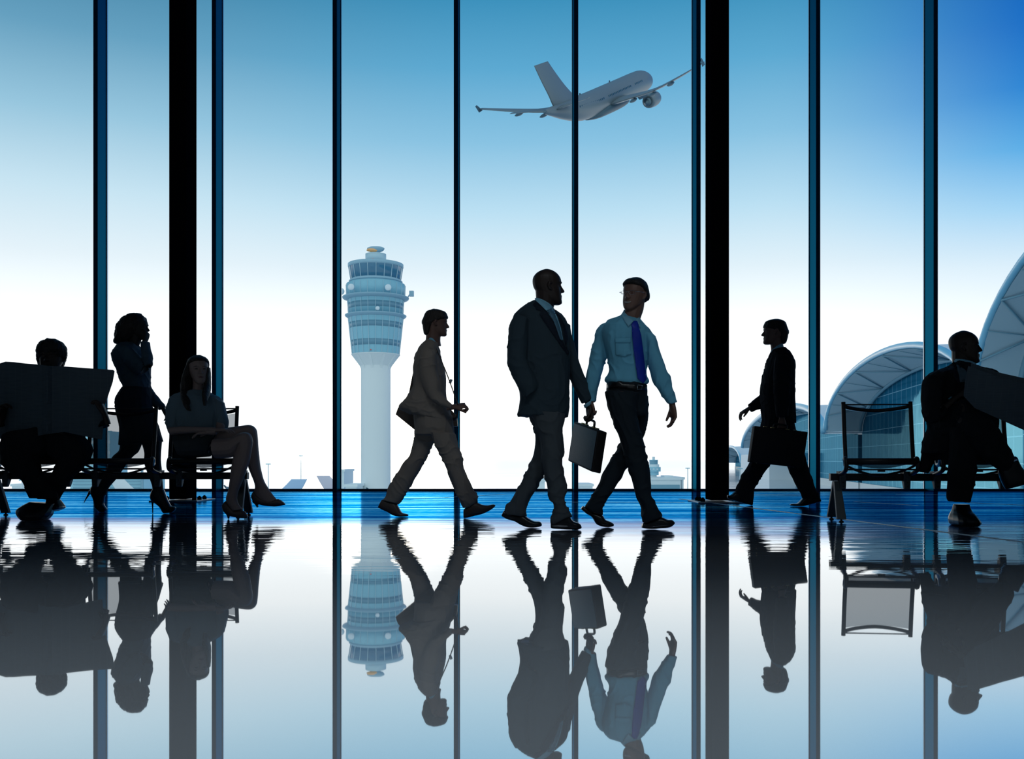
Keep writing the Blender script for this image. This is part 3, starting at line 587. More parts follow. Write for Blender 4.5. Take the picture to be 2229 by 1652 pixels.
# messenger bag of the man by the tower
bd = 7.43
root = empty('shoulder_bag', P(925, 940, bd + .20)); tag(root, 'large flat shoulder bag slung behind the striding man in flare-paled suit', 'bag'); bb = root.location.copy()
mb = MB()
for (x, y), k in (((0, 0), 0),): pass
q = [(861, 902), (908, 940), (996, 927), (994, 905), (970, 880), (899, 850), (866, 888)]
me = patch_mesh(q, 9, lambda x, y: bd + .235, .075); me.transform(Matrix.Translation(-bb)); link('bag_body', me, leather_brown, root, False)
me = patch_mesh([(864, 893), (868, 886), (899, 848), (970, 878), (993, 904), (992, 914), (905, 912)], 9, lambda x, y: bd + .225, .006); me.transform(Matrix.Translation(-bb)); link('bag_flap', me, leather_brown, root, False)
mb = MB(); mb.tube([P(890, 872, bd + .24), P(905, 800, bd + .22), P(925, 752, bd + .12), P(944, 750, bd - .06), P(966, 798, bd - .20), P(978, 828, bd - .21), P(990, 862, bd - .21), P(997, 884, bd - .21), P(994, 908, bd - .05), P(985, 912, bd + .22)], .012, 8, 4, flat=.35)
mb.build('strap', leather_brown, root, True, 0, bb)
mb = MB(); mb.box(P(981, 830, bd - .21), (.02, .02, .035), Matrix.Rotation(.4, 3, 'Y')); mb.build('strap_buckle', steel, root, False, .003, bb)

# ================================================================== benches
def mesh_cloth():
    m = bpy.data.materials.new('seat mesh weave'); m.use_nodes = True; nt = m.node_tree; nt.nodes.clear()
    o = nt.nodes.new('ShaderNodeOutputMaterial'); mx = nt.nodes.new('ShaderNodeMixShader'); t = nt.nodes.new('ShaderNodeBsdfTransparent'); d = nt.nodes.new('ShaderNodeBsdfDiffuse')
    d.inputs[0].default_value = (.03, .045, .055, 1); mx.inputs[0].default_value = .68; t.inputs[0].default_value = (.92, .96, 1, 1)
    nt.links.new(t.outputs[0], mx.inputs[1]); nt.links.new(d.outputs[0], mx.inputs[2]); nt.links.new(mx.outputs[0], o.inputs[0]); return m
WEAVE = mesh_cloth()
def bench(px0, d0, yaw, seats, width, skew, legs, length, label):
    """origin at the beam's left end on the floor; x along the beam, y away from the camera (local)"""
    base = P(px0, 1000, d0); base.z = 0
    root = empty('airport_bench', base, yaw); tag(root, label, 'bench')
    zb = .335
    mb = MB(); mb.box((length / 2, 0, zb), (length, .065, .056)); mb.build('support_rail', bench_steel, root, False, .004)
    for lx in legs:
        for sy in (-1, 1):
            mb = MB(); y0, y1 = sy * .012, sy * .15; w0, w1 = .024, .034
            q = lambda x, y, z: V((lx + x, y, z))
            mb.hexa(q(-w1, y1 - .02, .02), q(w1, y1 - .02, .02), q(w1, y1 + .02, .02), q(-w1, y1 + .02, .02), q(-w0, y0 - .02, zb - .03), q(w0, y0 - .02, zb - .03), q(w0, y0 + .02, zb - .03), q(-w0, y0 + .02, zb - .03))
            lo = mb.build('leg', bench_clamp_m, root, False, .004)
            mb = MB(); mb.lathe([(.018, 0), (.018, .008), (.008, .012), (.008, .026)], (lx, y1, 0), 12); mb.build('leg_glide', bench_steel, lo, True)
    for sx in seats:
        w = width; zs = .455; yf, yb = -.24, .16; zt = .915
        fr = MB()
        for x in (0, w):
            e = x
            # side rail: up from the clamp, over the front edge, back along the seat, then into the back post
            fr.tube([(sx + e, -.05, zb + .02), (sx + e, yf + .03, zb + .05), (sx + e, yf, zs - .03), (sx + e, yf + .02, zs + .02), (sx + e + skew * .15, yf + .10, zs + .015), (sx + e + skew * .55, -.02, zs - .02), (sx + e + skew * .95, yb - .03, zs - .025), (sx + e + skew * 1.1, yb + .02, zs + .02)], .0165, 10, 3, flat=.9)
        fr.tube([(sx, yf, zb + .06), (sx + w, yf, zb + .06)], .0065, 8)
        fr.tube([(sx, yf + .01, zs + .0), (sx + w, yf + .01, zs + .0)], .026, 10)
        fr.tube([(sx + skew * .5, -.04, zs - .03), (sx + w * .2 + skew * .3, -.10, zs - .075), (sx + w * .5, -.14, zs - .105), (sx + w * .8 + skew * .3, -.10, zs - .075), (sx + w + skew * .5, -.04, zs - .03)], .009, 8, 3)
        fr.box((sx + w / 2, yf + .02, zb + .053), (.05, .02, .02))
        f = fr.build('seat_frame', bench_steel, root, True)
        mb = MB(); nx, ny = 8, 8; top = []; 
        for j in range(ny + 1):
            v = j / ny
            for i in range(nx + 1):
                u = i / nx; sag = -.055 * math.sin(math.pi * u) * (math.sin(math.pi * min(1, v * 1.1)) * .9)
                top.append(V((sx + w * u + skew * v, yf + .02 + (yb - yf - .03) * v, zs + .012 - .035 * v + sag)))
        n = nx + 1; N = len(top); fs = [(j * n + i, j * n + i + 1, (j + 1) * n + i + 1, (j + 1) * n + i) for j in range(ny) for i in range(nx)]
        mb.add(top, fs); mb.build('seat_mesh', WEAVE, f, True)
        bk = MB(); k = skew
        tilt = .05
        for x in (0, w): bk.tube([(sx + x + k * 1.1, yb + .01, zs - .02), (sx + x + k * 1.1, yb + .03, zs + .10), (sx + x + k * 1.1, yb + .03 + tilt * .5, zs + .25), (sx + x + k * 1.1, yb + .03 + tilt, zt - .01), (sx + x + k * 1.1, yb + .03 + tilt, zt + .005)], .0165, 10, 3, flat=1)
        xt = k * 1.1; yt = yb + .03 + tilt
        bk.tube([(sx + xt, yt, zt - .012), (sx + w + xt, yt, zt - .012)], .0055, 8)
        bk.tube([(sx + xt, yt, zt - .025), (sx + xt + w * .2, yt + .03, zt - .045), (sx + xt + w * .5, yt + .045, zt - .058), (sx + xt + w * .8, yt + .03, zt - .045), (sx + xt + w, yt, zt - .025)], .0145, 10, 3, flat=1)
        b_ = bk.build('back_frame', bench_steel, root, True)
        mb = MB(); top = []
        for j in range(9):
            v = j / 8
            for i in range(9):
                u = i / 8; c = .045 * math.sin(math.pi * u)
                top.append(V((sx + w * u + k * 1.1, yb + .035 + tilt * v + c, zs + .0 + (zt - zs - .05) * v - .02 * math.sin(math.pi * u) * v)))
        mb.add(top, [(j * 9 + i, j * 9 + i + 1, (j + 1) * 9 + i + 1, (j + 1) * 9 + i) for j in range(8) for i in range(8)]); mb.build('back_mesh', WEAVE, b_, True)
        for x in (.02, w - .02):
            mb = MB(); c = (sx + x, -.045)
            mb.hexa(*[V((c[0] + a, c[1] + b, z)) for a, b, z in ((-.022, -.02, .245), (.022, -.02, .245), (.022, .01, .245), (-.022, .01, .245), (-.027, -.025, zb + .045), (.027, -.025, zb + .045), (.027, .09, zb + .045), (-.027, .09, zb + .045))])
            cl = mb.build('clamp', bench_clamp_m, root, False, .006)
            for z in (.265, .295):
                mb = MB(); mb.box((c[0], c[1] - .022, z), (.014, .006, .007)); mb.build('clamp_bolt', bench_steel, cl, False)
    return root
dl = 7.60; k = dl / FP
bench(-30, dl, 0, [(14 + 30) * k, (208 + 30) * k, (390 + 30) * k], 145 * k, -.13, [(-9 + 30) * k, (530 + 30) * k], 570 * k, 'black beam bench at the left with three mesh seats, under the seated woman')
dr = 7.05; k = dr / FP
bench(1806, dr, -.10, [18 * k, 214 * k, 410 * k], 145 * k, .09, [14 * k, 560 * k], 590 * k, 'black beam bench at the right with an empty mesh seat beside the bald reader')

# ================================================================== the hall
DW = 13.82      # window plane
def struct(name, mb, m, parent=None, **kw):
    o = mb.build(name, m, parent, **kw)
    if parent is None: o['kind'] = 'structure'
    return o
ZC = 9.2; XR = 17.0; YB = -9.0
def floor_mat():
    m = bpy.data.materials.new('polished stone floor with blue band'); m.use_nodes = True; nt = m.node_tree; nt.nodes.clear(); N = nt.nodes.new; Lk = nt.links.new
    out = N('ShaderNodeOutputMaterial'); tc = N('ShaderNodeTexCoord'); sp = N('ShaderNodeSeparateXYZ'); Lk(tc.outputs['Object'], sp.inputs[0])
    def noise(sc, st, det=3):
        mp = N('ShaderNodeMapping'); mp.inputs['Scale'].default_value = st; Lk(tc.outputs['Object'], mp.inputs[0])
        n = N('ShaderNodeTexNoise'); n.inputs['Scale'].default_value = sc; n.inputs['Detail'].default_value = det; Lk(mp.outputs[0], n.inputs['Vector']); return n.outputs[0]
    def math_(op, a, b=None, clamp=False):
        q = N('ShaderNodeMath'); q.operation = op; q.use_clamp = clamp
        for i, v in enumerate((a, b)):
            if v is None: continue
            if isinstance(v, (int, float)): q.inputs[i].default_value = v
            else: Lk(v, q.inputs[i])
        return q.outputs[0]
    def mrange(v, a, b, c=0, d=1):
        q = N('ShaderNodeMapRange'); q.interpolation_type = 'SMOOTHSTEP'; Lk(v, q.inputs[0])
        for i, t in enumerate((a, b, c, d)): q.inputs[i + 1].default_value = t
        return q.outputs[0]
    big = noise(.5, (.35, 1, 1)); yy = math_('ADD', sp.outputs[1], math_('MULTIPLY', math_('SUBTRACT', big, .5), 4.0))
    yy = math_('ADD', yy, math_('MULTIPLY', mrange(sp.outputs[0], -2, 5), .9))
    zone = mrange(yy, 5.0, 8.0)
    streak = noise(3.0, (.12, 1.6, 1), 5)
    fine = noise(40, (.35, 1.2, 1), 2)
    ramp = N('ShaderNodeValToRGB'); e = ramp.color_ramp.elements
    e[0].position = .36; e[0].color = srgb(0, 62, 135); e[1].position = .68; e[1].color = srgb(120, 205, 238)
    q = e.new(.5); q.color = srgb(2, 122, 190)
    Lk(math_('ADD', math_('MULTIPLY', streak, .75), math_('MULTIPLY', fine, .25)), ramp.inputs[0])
    def mixc(f, a, b):
        q = N('ShaderNodeMix'); q.data_type = 'RGBA'; Lk(f, q.inputs[0])
        for i, v in ((6, a), (7, b)):
            if isinstance(v, tuple): q.inputs[i].default_value = v
            else: Lk(v, q.inputs[i])
        return q.outputs[2]
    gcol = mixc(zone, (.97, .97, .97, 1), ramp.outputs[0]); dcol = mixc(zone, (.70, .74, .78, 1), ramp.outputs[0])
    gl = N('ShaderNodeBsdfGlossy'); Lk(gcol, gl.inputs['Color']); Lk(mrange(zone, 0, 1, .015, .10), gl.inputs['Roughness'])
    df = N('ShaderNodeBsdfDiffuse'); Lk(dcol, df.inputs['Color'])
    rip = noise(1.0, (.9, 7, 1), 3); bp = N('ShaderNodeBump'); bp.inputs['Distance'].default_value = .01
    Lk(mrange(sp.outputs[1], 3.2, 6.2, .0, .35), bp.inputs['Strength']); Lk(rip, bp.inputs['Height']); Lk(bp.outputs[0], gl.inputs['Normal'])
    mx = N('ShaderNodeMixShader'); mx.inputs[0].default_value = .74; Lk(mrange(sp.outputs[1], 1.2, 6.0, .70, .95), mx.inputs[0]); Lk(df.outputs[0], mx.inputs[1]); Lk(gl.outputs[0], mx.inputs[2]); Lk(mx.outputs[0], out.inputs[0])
    return m
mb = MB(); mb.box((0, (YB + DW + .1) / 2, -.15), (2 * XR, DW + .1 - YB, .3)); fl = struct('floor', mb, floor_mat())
line_m = mat('worn white floor line', (.75, .88, .95, 1), .5, var=.25, bscale=30)
def floor_line(x0, y0, x1, y1, w):
    a, b = P(x0, y0, floor_d(y0)), P(x1, y1, floor_d(y1)); n = (b - a).cross(VZ).normalized() * w / 2; t = V((0, 0, .0012)); z = V((0, 0, 0))
    a.z = b.z = 0; mb = MB(); mb.hexa(a - n + z, b - n + z, b + n + z, a + n + z, a - n + t, b - n + t, b + n + t, a + n + t)
    o = mb.build('floor_line', line_m, fl); return o
for q in ((1480, 1086, 2229, 1180, .045), (1860, 1092, 2000, 1100.5, .03), (2105, 1094, 2260, 1101, .035), (1640, 1076, 1745, 1077.5, .05), (1950, 1075.5, 2060, 1077, .05), (1200, 1093, 1490, 1093.5, .03), (880, 1087, 1100, 1076, .03)):
    floor_line(*q)
mb = MB(); mb.box((0, (YB + DW) / 2, ZC + .15), (2 * XR, DW + .3 - YB, .3)); struct('ceiling', mb, ceil_m)
mb = MB(); mb.box((0, YB - .15, ZC / 2), (2 * XR, .3, ZC)); struct('wall_back', mb, wall_m)
for s_, nm in ((-1, 'wall_left'), (1, 'wall_right')):
    mb = MB(); mb.box((s_ * (XR + .15), (YB + DW) / 2, ZC / 2), (.3, DW - YB, ZC)); struct(nm, mb, wall_m)
def glass_mat():
    m = bpy.data.materials.new('clear window glass'); m.use_nodes = True; nt = m.node_tree; nt.nodes.clear()
    o = nt.nodes.new('ShaderNodeOutputMaterial'); mx = nt.nodes.new('ShaderNodeMixShader'); t = nt.nodes.new('ShaderNodeBsdfTransparent'); g = nt.nodes.new('ShaderNodeBsdfGlossy'); g.inputs['Roughness'].default_value = .0
    t.inputs[0].default_value = (.97, .985, .99, 1); fr = nt.nodes.new('ShaderNodeFresnel'); fr.inputs[0].default_value = 1.35
    nt.links.new(fr.outputs[0], mx.inputs[0]); nt.links.new(t.outputs[0], mx.inputs[1]); nt.links.new(g.outputs[0], mx.inputs[2]); nt.links.new(mx.outputs[0], o.inputs[0]); return m
GLASS = glass_mat()
DM = 13.52
mx_px = [-580, -319, -57, 207.5, 465.5, 728.5, 992.5, 1254, 1515.5 + 5, 1781, 2037, 2298, 2560, 2820]
mxs = [P(x, 0, DM).x for x in mx_px]
for i, x in enumerate(mxs):
    mb = MB(); mb.box((x, (DM + DW) / 2, ZC / 2), (.066, DW - DM, ZC)); o = struct('trim_%d' % (i + 1), mb, frame_metal, bevel=.006)
    mb = MB(); mb.box((x, DW + .012, ZC / 2), (.085, .03, ZC)); mb.build('pressure_plate', steel, o)
mb = MB(); mb.box((0, DW, .014), (2 * XR, .08, .028)); struct('trim_sill', mb, frame_metal, bevel=.004)
ed = [-XR] + mxs + [XR]
for i in range(len(ed) - 1):
    a, b = ed[i] + (.034 if i else 0), ed[i + 1] - .034
    if b - a < .2: continue
    mb = MB(); mb.add([(a, DW, .028), (b, DW, .028), (b, DW, ZC), (a, DW, ZC)], [(0, 1, 2, 3)]); struct('window_%d' % (i + 1), mb, GLASS)
def column(px0, px1, d, depth, label, plate):
    a, b = P(px0, 0, d).x, P(px1, 0, d).x; x = (a + b) / 2; w = b - a
    root = empty('column', (x, d + depth / 2, 0)); root['kind'] = 'structure'; tag(root, label, 'column')
    for y in (-depth / 2 + .02, depth / 2 - .02):
        mb = MB(); mb.box((0, y, ZC / 2 + .012), (w, .04, ZC - .024)); mb.build('flange', column_metal, root, bevel=.004)
    mb = MB(); mb.box((0, 0, ZC / 2 + .012), (w - .012, depth - .09, ZC - .024)); mb.build('web_casing', column_metal, root, bevel=.003)
    mb = MB(); mb.box((0, 0, .006), (w + .34, depth + .3, .012)); p = mb.build('base_plate', plate_m, root, bevel=.003)
    for sx in (-1, 1):
        for sy in (-1, 0, 1):
            mb = MB(); c = (sx * (w / 2 + .09), sy * (depth / 2), 0); mb.lathe([(.026, .012), (.026, .036), (.020, .044), (.012, .046), (.012, .056)], c, 6); mb.build('anchor_bolt', column_metal, p)
column(368, 405.5, floor_d(1091), .34, 'black steel column standing behind the seated woman', 0)
column(1548, 1587, floor_d(1094), .30, 'black steel column with bolted foot plate beside the man in black suit', 0)

# ================================================================== outside
ZG = -6.0
apron_m = bpy.data.materials.new('haze-white concrete apron'); apron_m.use_nodes = True; nt = apron_m.node_tree  # pale colour and near-mirror gloss stand in for white ground haze
df = nt.nodes.new('ShaderNodeBsdfDiffuse'); df.inputs[0].default_value = (.86, .90, .93, 1); gl = nt.nodes.new('ShaderNodeBsdfGlossy'); gl.inputs[0].default_value = (.96, .98, 1, 1); mx = nt.nodes.new('ShaderNodeMixShader'); mx.inputs[0].default_value = .9
nz = nt.nodes.new('ShaderNodeTexNoise'); nz.inputs['Scale'].default_value = .05; rp = nt.nodes.new('ShaderNodeMapRange'); rp.inputs[3].default_value = .03; rp.inputs[4].default_value = .14
tcn = nt.nodes.new('ShaderNodeTexCoord'); nt.links.new(tcn.outputs['Object'], nz.inputs['Vector']); nt.links.new(nz.outputs[0], rp.inputs[0]); nt.links.new(rp.outputs[0], gl.inputs['Roughness'])
nt.links.new(df.outputs[0], mx.inputs[1]); nt.links.new(gl.outputs[0], mx.inputs[2]); nt.links.new(mx.outputs[0], nt.nodes['Material Output'].inputs[0])
mb = MB(); mb.box((0, 4015, ZG - .5), (9000, 8000, 1)); struct('ground', mb, apron_m)

conc = mat('pale tower concrete', (.80, .86, .88, 1), .8); tw_panel = mat('tower blue panel', (.24, .52, .66, 1), .45, spec=.5); tw_dark = mat('tower dark glazing', (.05, .20, .34, 1), .15, spec=.7); tw_rim = mat('tower rim', (.30, .50, .63, 1), .5)
tw_fin = mat('tower mullion', (.45, .64, .74, 1), .5); dish_m = mat('dish white', (.70, .80, .88, 1), .5); orange_m = mat('radar orange', (.95, .50, .22, 1), .5); red_lamp = mat('red lamp glass', (.9, .15, .15, 1), .4)
def control_tower():
    D = 202.0; c = P(818, 0, D); c.z = ZG; k = D / FP
    z = lambda y: EYE + (HZ - y) * k - ZG
    root = empty('control_tower', c); tag(root, 'tall round control tower with radar dish on top, seen beyond the window', 'tower')
    L = lambda nm, pr, m, n=40, par=None: (lambda mb: (mb.lathe([(r * k, z(y)) for r, y in pr], (0, 0, 0), n), mb.build(nm, m, par or root, True))[1])(MB())
    sh = L('shaft', [(32, 1063.5), (32, 797), (33, 796), (49, 776), (52, 774), (53, 772)], conc)
    sh.modifiers.new('e', 'EDGE_SPLIT').split_angle = .5
    for kk in range(10):
        a = 2 * math.pi * kk / 10 + .2; mb = MB(); dr_ = V((math.cos(a), math.sin(a), 0)); tt = V((-dr_.y, dr_.x, 0)) * .25
        p = lambda r, y: dr_ * r * k + VZ * z(y)
        mb.hexa(p(31, 806) - tt, p(31, 806) + tt, p(34.5, 797) + tt, p(34.5, 797) - tt, p(31, 778) - tt, p(31, 778) + tt, p(51, 775) + tt, p(51, 775) - tt); mb.build('corbel', conc, sh)
    pod = L('pod', [(51, 772), (50.5, 771), (59, 694), (59, 692)], tw_panel)
    L('lower_walkway', [(59, 694), (65, 690), (66.5, 688.5), (66.5, 687), (59, 686.5)], tw_rim)
    up = L('upper_pod', [(58.5, 688), (60.5, 655), (60.5, 652)], tw_panel)
    L('upper_walkway', [(60, 655), (71, 651), (72, 649), (72, 648), (62, 647)], tw_rim)
    dk = L('equipment_deck', [(62.5, 649), (63.5, 620), (60, 618.5), (56, 616)], tw_panel)
    L('cab_sill', [(54, 617), (58, 615), (58, 613), (54, 610), (53, 609)], tw_rim)
    cab = L('cab_glazing', [(53.5, 611), (58, 583), (58, 582)], tw_dark)
    rf = L('cab_roof', [(58, 584), (60, 582), (60, 576), (50, 574), (22, 572.5)], tw_rim)
    L('roof_drum', [(22.5, 573), (22.5, 553.5), (20, 553.5)], tw_fin, 28)
    L('radar_mast', [(4, 554), (4, 549), (3, 546)], tw_rim, 12)
    mb = MB(); mb.loft([(V((0, 0, z(550))), V((4 * k, 0, 0)), V((0, .3, 0))), (V((0, 0, z(547))), V((14 * k, 0, 0)), V((0, .7, 0))), (V((0, 0, z(543))), V((18.5 * k, 0, 0)), V((0, .9, 0))), (V((0, 0, z(540))), V((18.5 * k, 0, 0)), V((0, .9, 0))), (V((0, 0, z(537.5))), V((13 * k, 0, 0)), V((0, .6, 0)))], 20, 2.4, 3)
    rd = mb.build('radar_antenna', tw_rim, root, True)
    mb = MB(); mb.loft([(V((-.5, -.35, z(549.6))), V((5 * k, 0, 0)), V((0, .3, 0))), (V((-.7, -.4, z(546.5))), V((12.5 * k, 0, 0)), V((0, .65, 0))), (V((-.9, -.35, z(543))), V((9 * k, 0, 0)), V((0, .72, 0)))], 16, 2.3, 3); mb.build('radar_reflector', orange_m, rd, True)
    for nm, par, r0, y0, r1, y1, n, hw in (('pod_mullion', pod, 51, 771, 59.2, 694, 24, .9), ('upper_pod_mullion', up, 58.7, 687, 60.8, 655, 24, .8), ('deck_mullion', dk, 62.8, 647, 63.8, 621, 24, .6), ('cab_mullion', cab, 53.8, 611, 58.4, 583, 20, 1.0)):
        mb = MB()
        for q in range(n):
            a = 2 * math.pi * (q + .5) / n; dr_ = V((math.cos(a), math.sin(a), 0)); t = V((-dr_.y, dr_.x, 0)) * hw * k / 2; p = lambda r, y: dr_ * r * k + VZ * z(y)
            mb.hexa(p(r0 - .8, y0) - t, p(r0 - .8, y0) + t, p(r0 + .8, y0) + t, p(r0 + .8, y0) - t, p(r1 - .8, y1) - t, p(r1 - .8, y1) + t, p(r1 + .8, y1) + t, p(r1 + .8, y1) - t)
        mb.build(nm, tw_fin, par)
    wb = mat('tower window band', (.13, .30, .42, 1), .3)
    rad = lambda y: 50.5 + (59 - 50.5) * (771 - y) / 77
    for y0, y1 in ((755.5, 743), (716.5, 704.5)): L('window_band', [(rad(y0) - .5, y0), (rad(y0) + .3, y0), (rad(y1) + .3, y1), (rad(y1) - .5, y1)], wb, 40, pod)
    L('window_band', [(59, 675), (59.9, 675), (60.6, 663), (60, 663)], wb, 40, up)
    for x, y, r, yy in ((775, 636, 7, -6.2), (853, 637, 7, -6.2), (745, 637, 7.5, -1.5), (831, 681, 4.5, -6.3)):
        mb = MB(); mb.ball(((x - 818) * k, yy, z(y)), (r * k, r * k * .35, r * k), 18); mb.build('dish', dish_m, root, True)
    mb = MB(); mb.box(((897 - 818) * k, -1, z(641)), (.95, .95, 1.15)); mb.tube([((889 - 818) * k, -1, z(649)), ((893 - 818) * k, -1, z(642))], .12); mb.build('box_antenna', tw_rim, root)
    for y, r in ((569, 22.8), (767, 51.5)):
        mb = MB(); mb.ball((-.3, -r * k, z(y)), .16, 8); mb.build('warning_lamp', red_lamp, root, True)
control_tower()

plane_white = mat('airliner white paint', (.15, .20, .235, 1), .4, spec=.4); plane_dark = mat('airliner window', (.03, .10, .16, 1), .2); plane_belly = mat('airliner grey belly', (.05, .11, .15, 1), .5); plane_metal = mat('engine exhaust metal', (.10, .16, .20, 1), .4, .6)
def airliner(name='airliner'):
    """nose +X, left wing +Y, up +Z, metres; centre at the wing box"""
    root = empty(name)
    mb = MB(); st = [(-33, .25, 2.6), (-32.4, .55, 2.5), (-29, 1.15, 2.0), (-24, 1.9, 1.2), (-18, 2.6, .45), (-12, 2.95, .1), (-6, 3.0, 0), (10, 3.0, 0), (20, 3.0, 0), (24, 2.85, -.05), (27, 2.3, -.3), (29, 1.5, -.6), (30.2, .7, -.9), (30.6, .2, -1.0)]
    mb.loft([(V((x, 0, z)), V((0, r, 0)), V((0, 0, r))) for x, r, z in st], 28, 2.0, 3); fu = mb.build('fuselage', plane_white, root, True)
    mb = MB(); mb.loft([(V((x, 0, z)), V((0, r, 0)), V((0, 0, q))) for x, r, q, z in ((-13, .5, .3, -2.6), (-9, 2.4, 1.0, -2.5), (-3, 3.1, 1.5, -2.2), (5, 3.1, 1.5, -2.2), (9, 2.4, 1.0, -2.4), (12, .6, .3, -2.6))], 20, 2.3, 3); mb.build('belly_fairing', plane_belly, root, True)
    mb = MB(); mb.ball((-33.0, 0, 2.6), (.5, .42, .42), 10); mb.build('exhaust_cone', plane_metal, root, True)
    def wing(mb, rows):      # rows: (pos vec of mid chord, chord, thickness)
        mb.loft([(p, V((c / 2, 0, 0)), t) for p, c, t in rows], 16, 1.7, 3)
    for s in (-1, 1):
        mb = MB(); wing(mb, [(V((2.0, s * 1.5, -1.5)), 11.5, V((0, 0, .75))), (V((.2, s * 6, -1.0)), 8.8, V((0, 0, .55))), (V((-3.2, s * 14, -.1)), 5.8, V((0, 0, .33))), (V((-7.2, s * 22, 2.0)), 3.8, V((0, 0, .24))), (V((-10.8, s * 29, 4.2)), 2.0, V((0, 0, .12)))])
        w = mb.build('wing', plane_white, root, True)
        mb = MB(); mb.hexa(*[V((x, s * 29 + s * q, z)) for x, q, z in ((-12, 0, 3.5), (-10.2, 0, 3.7), (-10.2, .12, 3.7), (-12, .12, 3.5), (-13, .1, 5.2), (-12.2, .1, 5.3), (-12.2, .2, 5.3), (-13, .2, 5.2))]); mb.build('winglet', plane_belly, w)
        for yy, xx, zz in ((9, -5.0, -1.2), (14.5, -6.2, -.55), (20, -8.6, 1.1)):
            mb = MB(); mb.loft([(V((xx + q, s * yy, zz - .15)), V((0, r, 0)), V((0, 0, r * 1.2))) for q, r in ((-2.2, .05), (-1, .3), (1, .35), (2.6, .1))], 10, 2, 2); mb.build('flap_fairing', plane_belly, w, True)
        mb = MB(); ex, ey, ez = 5.0, s * 9.4, -3.1
        mb.loft([(V((ex + q, ey, ez)), V((0, r, 0)), V((0, 0, r))) for q, r in ((3.6, 1.45), (3.3, 1.62), (2, 1.78), (0, 1.75), (-1.6, 1.5), (-1.7, 1.2))], 24, 2, 2); en = mb.build('engine', plane_white, root, True)
        mb = MB(); mb.loft([(V((ex + q, ey, ez)), V((0, r, 0)), V((0, 0, r))) for q, r in ((-1.2, 1.1), (-2.6, .85), (-2.8, .6), (-3.8, .1))], 20, 2, 2); mb.build('exhaust', plane_metal, en, True)
        mb = MB(); mb.hexa(*[V((x, ey + q, z)) for x, q, z in ((3, -.2, -1.8), (-1.5, -.2, -1.8), (-1.5, .2, -1.8), (3, .2, -1.8), (2.2, -.2, -.7), (-3, -.2, -.7), (-3, .2, -.7), (2.2, .2, -.7))]); mb.build('pylon', plane_belly, en)
        mb = MB(); wing(mb, [(V((-26.5, s * .8, 2.3)), 5.6, V((0, 0, .35))), (V((-28.4, s * 5, 2.9)), 3.8, V((0, 0, .22))), (V((-30.4, s * 9.6, 3.5)), 2.0, V((0, 0, .1)))]); mb.build('tailplane', plane_white, root, True)
        for x0, x1 in ((-20, -6.5), (-4.5, 11), (13, 19)):
            mb = MB(); n = int((x1 - x0) / .95)
            for q in range(n):
                x = x0 + q * .95; r = 3.02 if x > -10 else 2.98 - (-10 - x) * .06; a = .22; zc = 0 if x > -10 else (-10 - x) * .055
                mb.box((x, s * r * math.cos(a), r * math.sin(a) + zc), (.34, .14, .42))
            mb.build('cabin_windows', plane_dark, fu)
    mb = MB(); mb.loft([(p, V((c / 2, 0, 0)), V((0, t, 0))) for p, c, t in ((V((-19, 0, 1.8)), 17, .3), (V((-22.5, 0, 3.2)), 12.6, .42), (V((-24.9, 0, 5.5)), 10, .36), (V((-27.9, 0, 9)), 8.2, .26), (V((-30.3, 0, 12.2)), 6.8, .16))], 16, 1.8, 4); mb.build('tail_fin', plane_white, root, True)
    for x in (-14, 4):
        mb = MB(); mb.box((x, 0, 3.15), (.7, .06, .5)); mb.build('antenna', plane_belly, fu)
    return root
def copy_tree(o, parent=None):
    c = o.copy(); COL.objects.link(c); c.parent = parent
    for ch in list(o.children): copy_tree(ch, c)
    return c
AP = airliner()
nose = V((.46214, .75033, .47269)); lft = V((-.85738, .51422, .02198)); upv = V((-.22657, -.41543, .88096))
AP.matrix_world = Matrix.Translation((23.02, 226.0, 89.44)) @ Matrix((nose, lft, upv)).transposed().to_4x4()
tag(AP, 'white twin engine airliner climbing away in the sky above the terminal', 'airplane')
pk = [(635, 98, 180, 'small jet parked on the apron, blue tail beside the woman in heels', (.42, .62, .88)), (265, 112, 0, 'small white jet parked on the apron behind the left bench', (.80, .88, .93)), (717, 118, 0, 'small jet parked beside the window frame left of the tower', (.72, .70, .82)), (397, 130, 0, 'small pale jet parked beyond the left column', (.72, .84, .90))]
for px, dd, rz, lb, cl in pk:
    o = copy_tree(AP); s = .25; o.matrix_world = Matrix.Translation(V((P(px, 0, dd).x, dd, ZG + 5.3 * s))) @ Matrix.Rotation(math.radians(rz), 4, 'Z') @ Matrix.Translation(V((27 * s, 0, 0))) @ Matrix.Scale(s, 4)
    tag(o, lb, 'airplane', 'small jets parked on the apron'); o.name = 'parked_jet'
    for ch in o.children:
        if ch.name.startswith('tail_fin'):
            ch.data = ch.data.copy(); ch.data.materials.clear(); ch.data.materials.append(mat('hazed tail paint ' + str(px), cl + (1,), .5))  # distance haze put into the tail colours

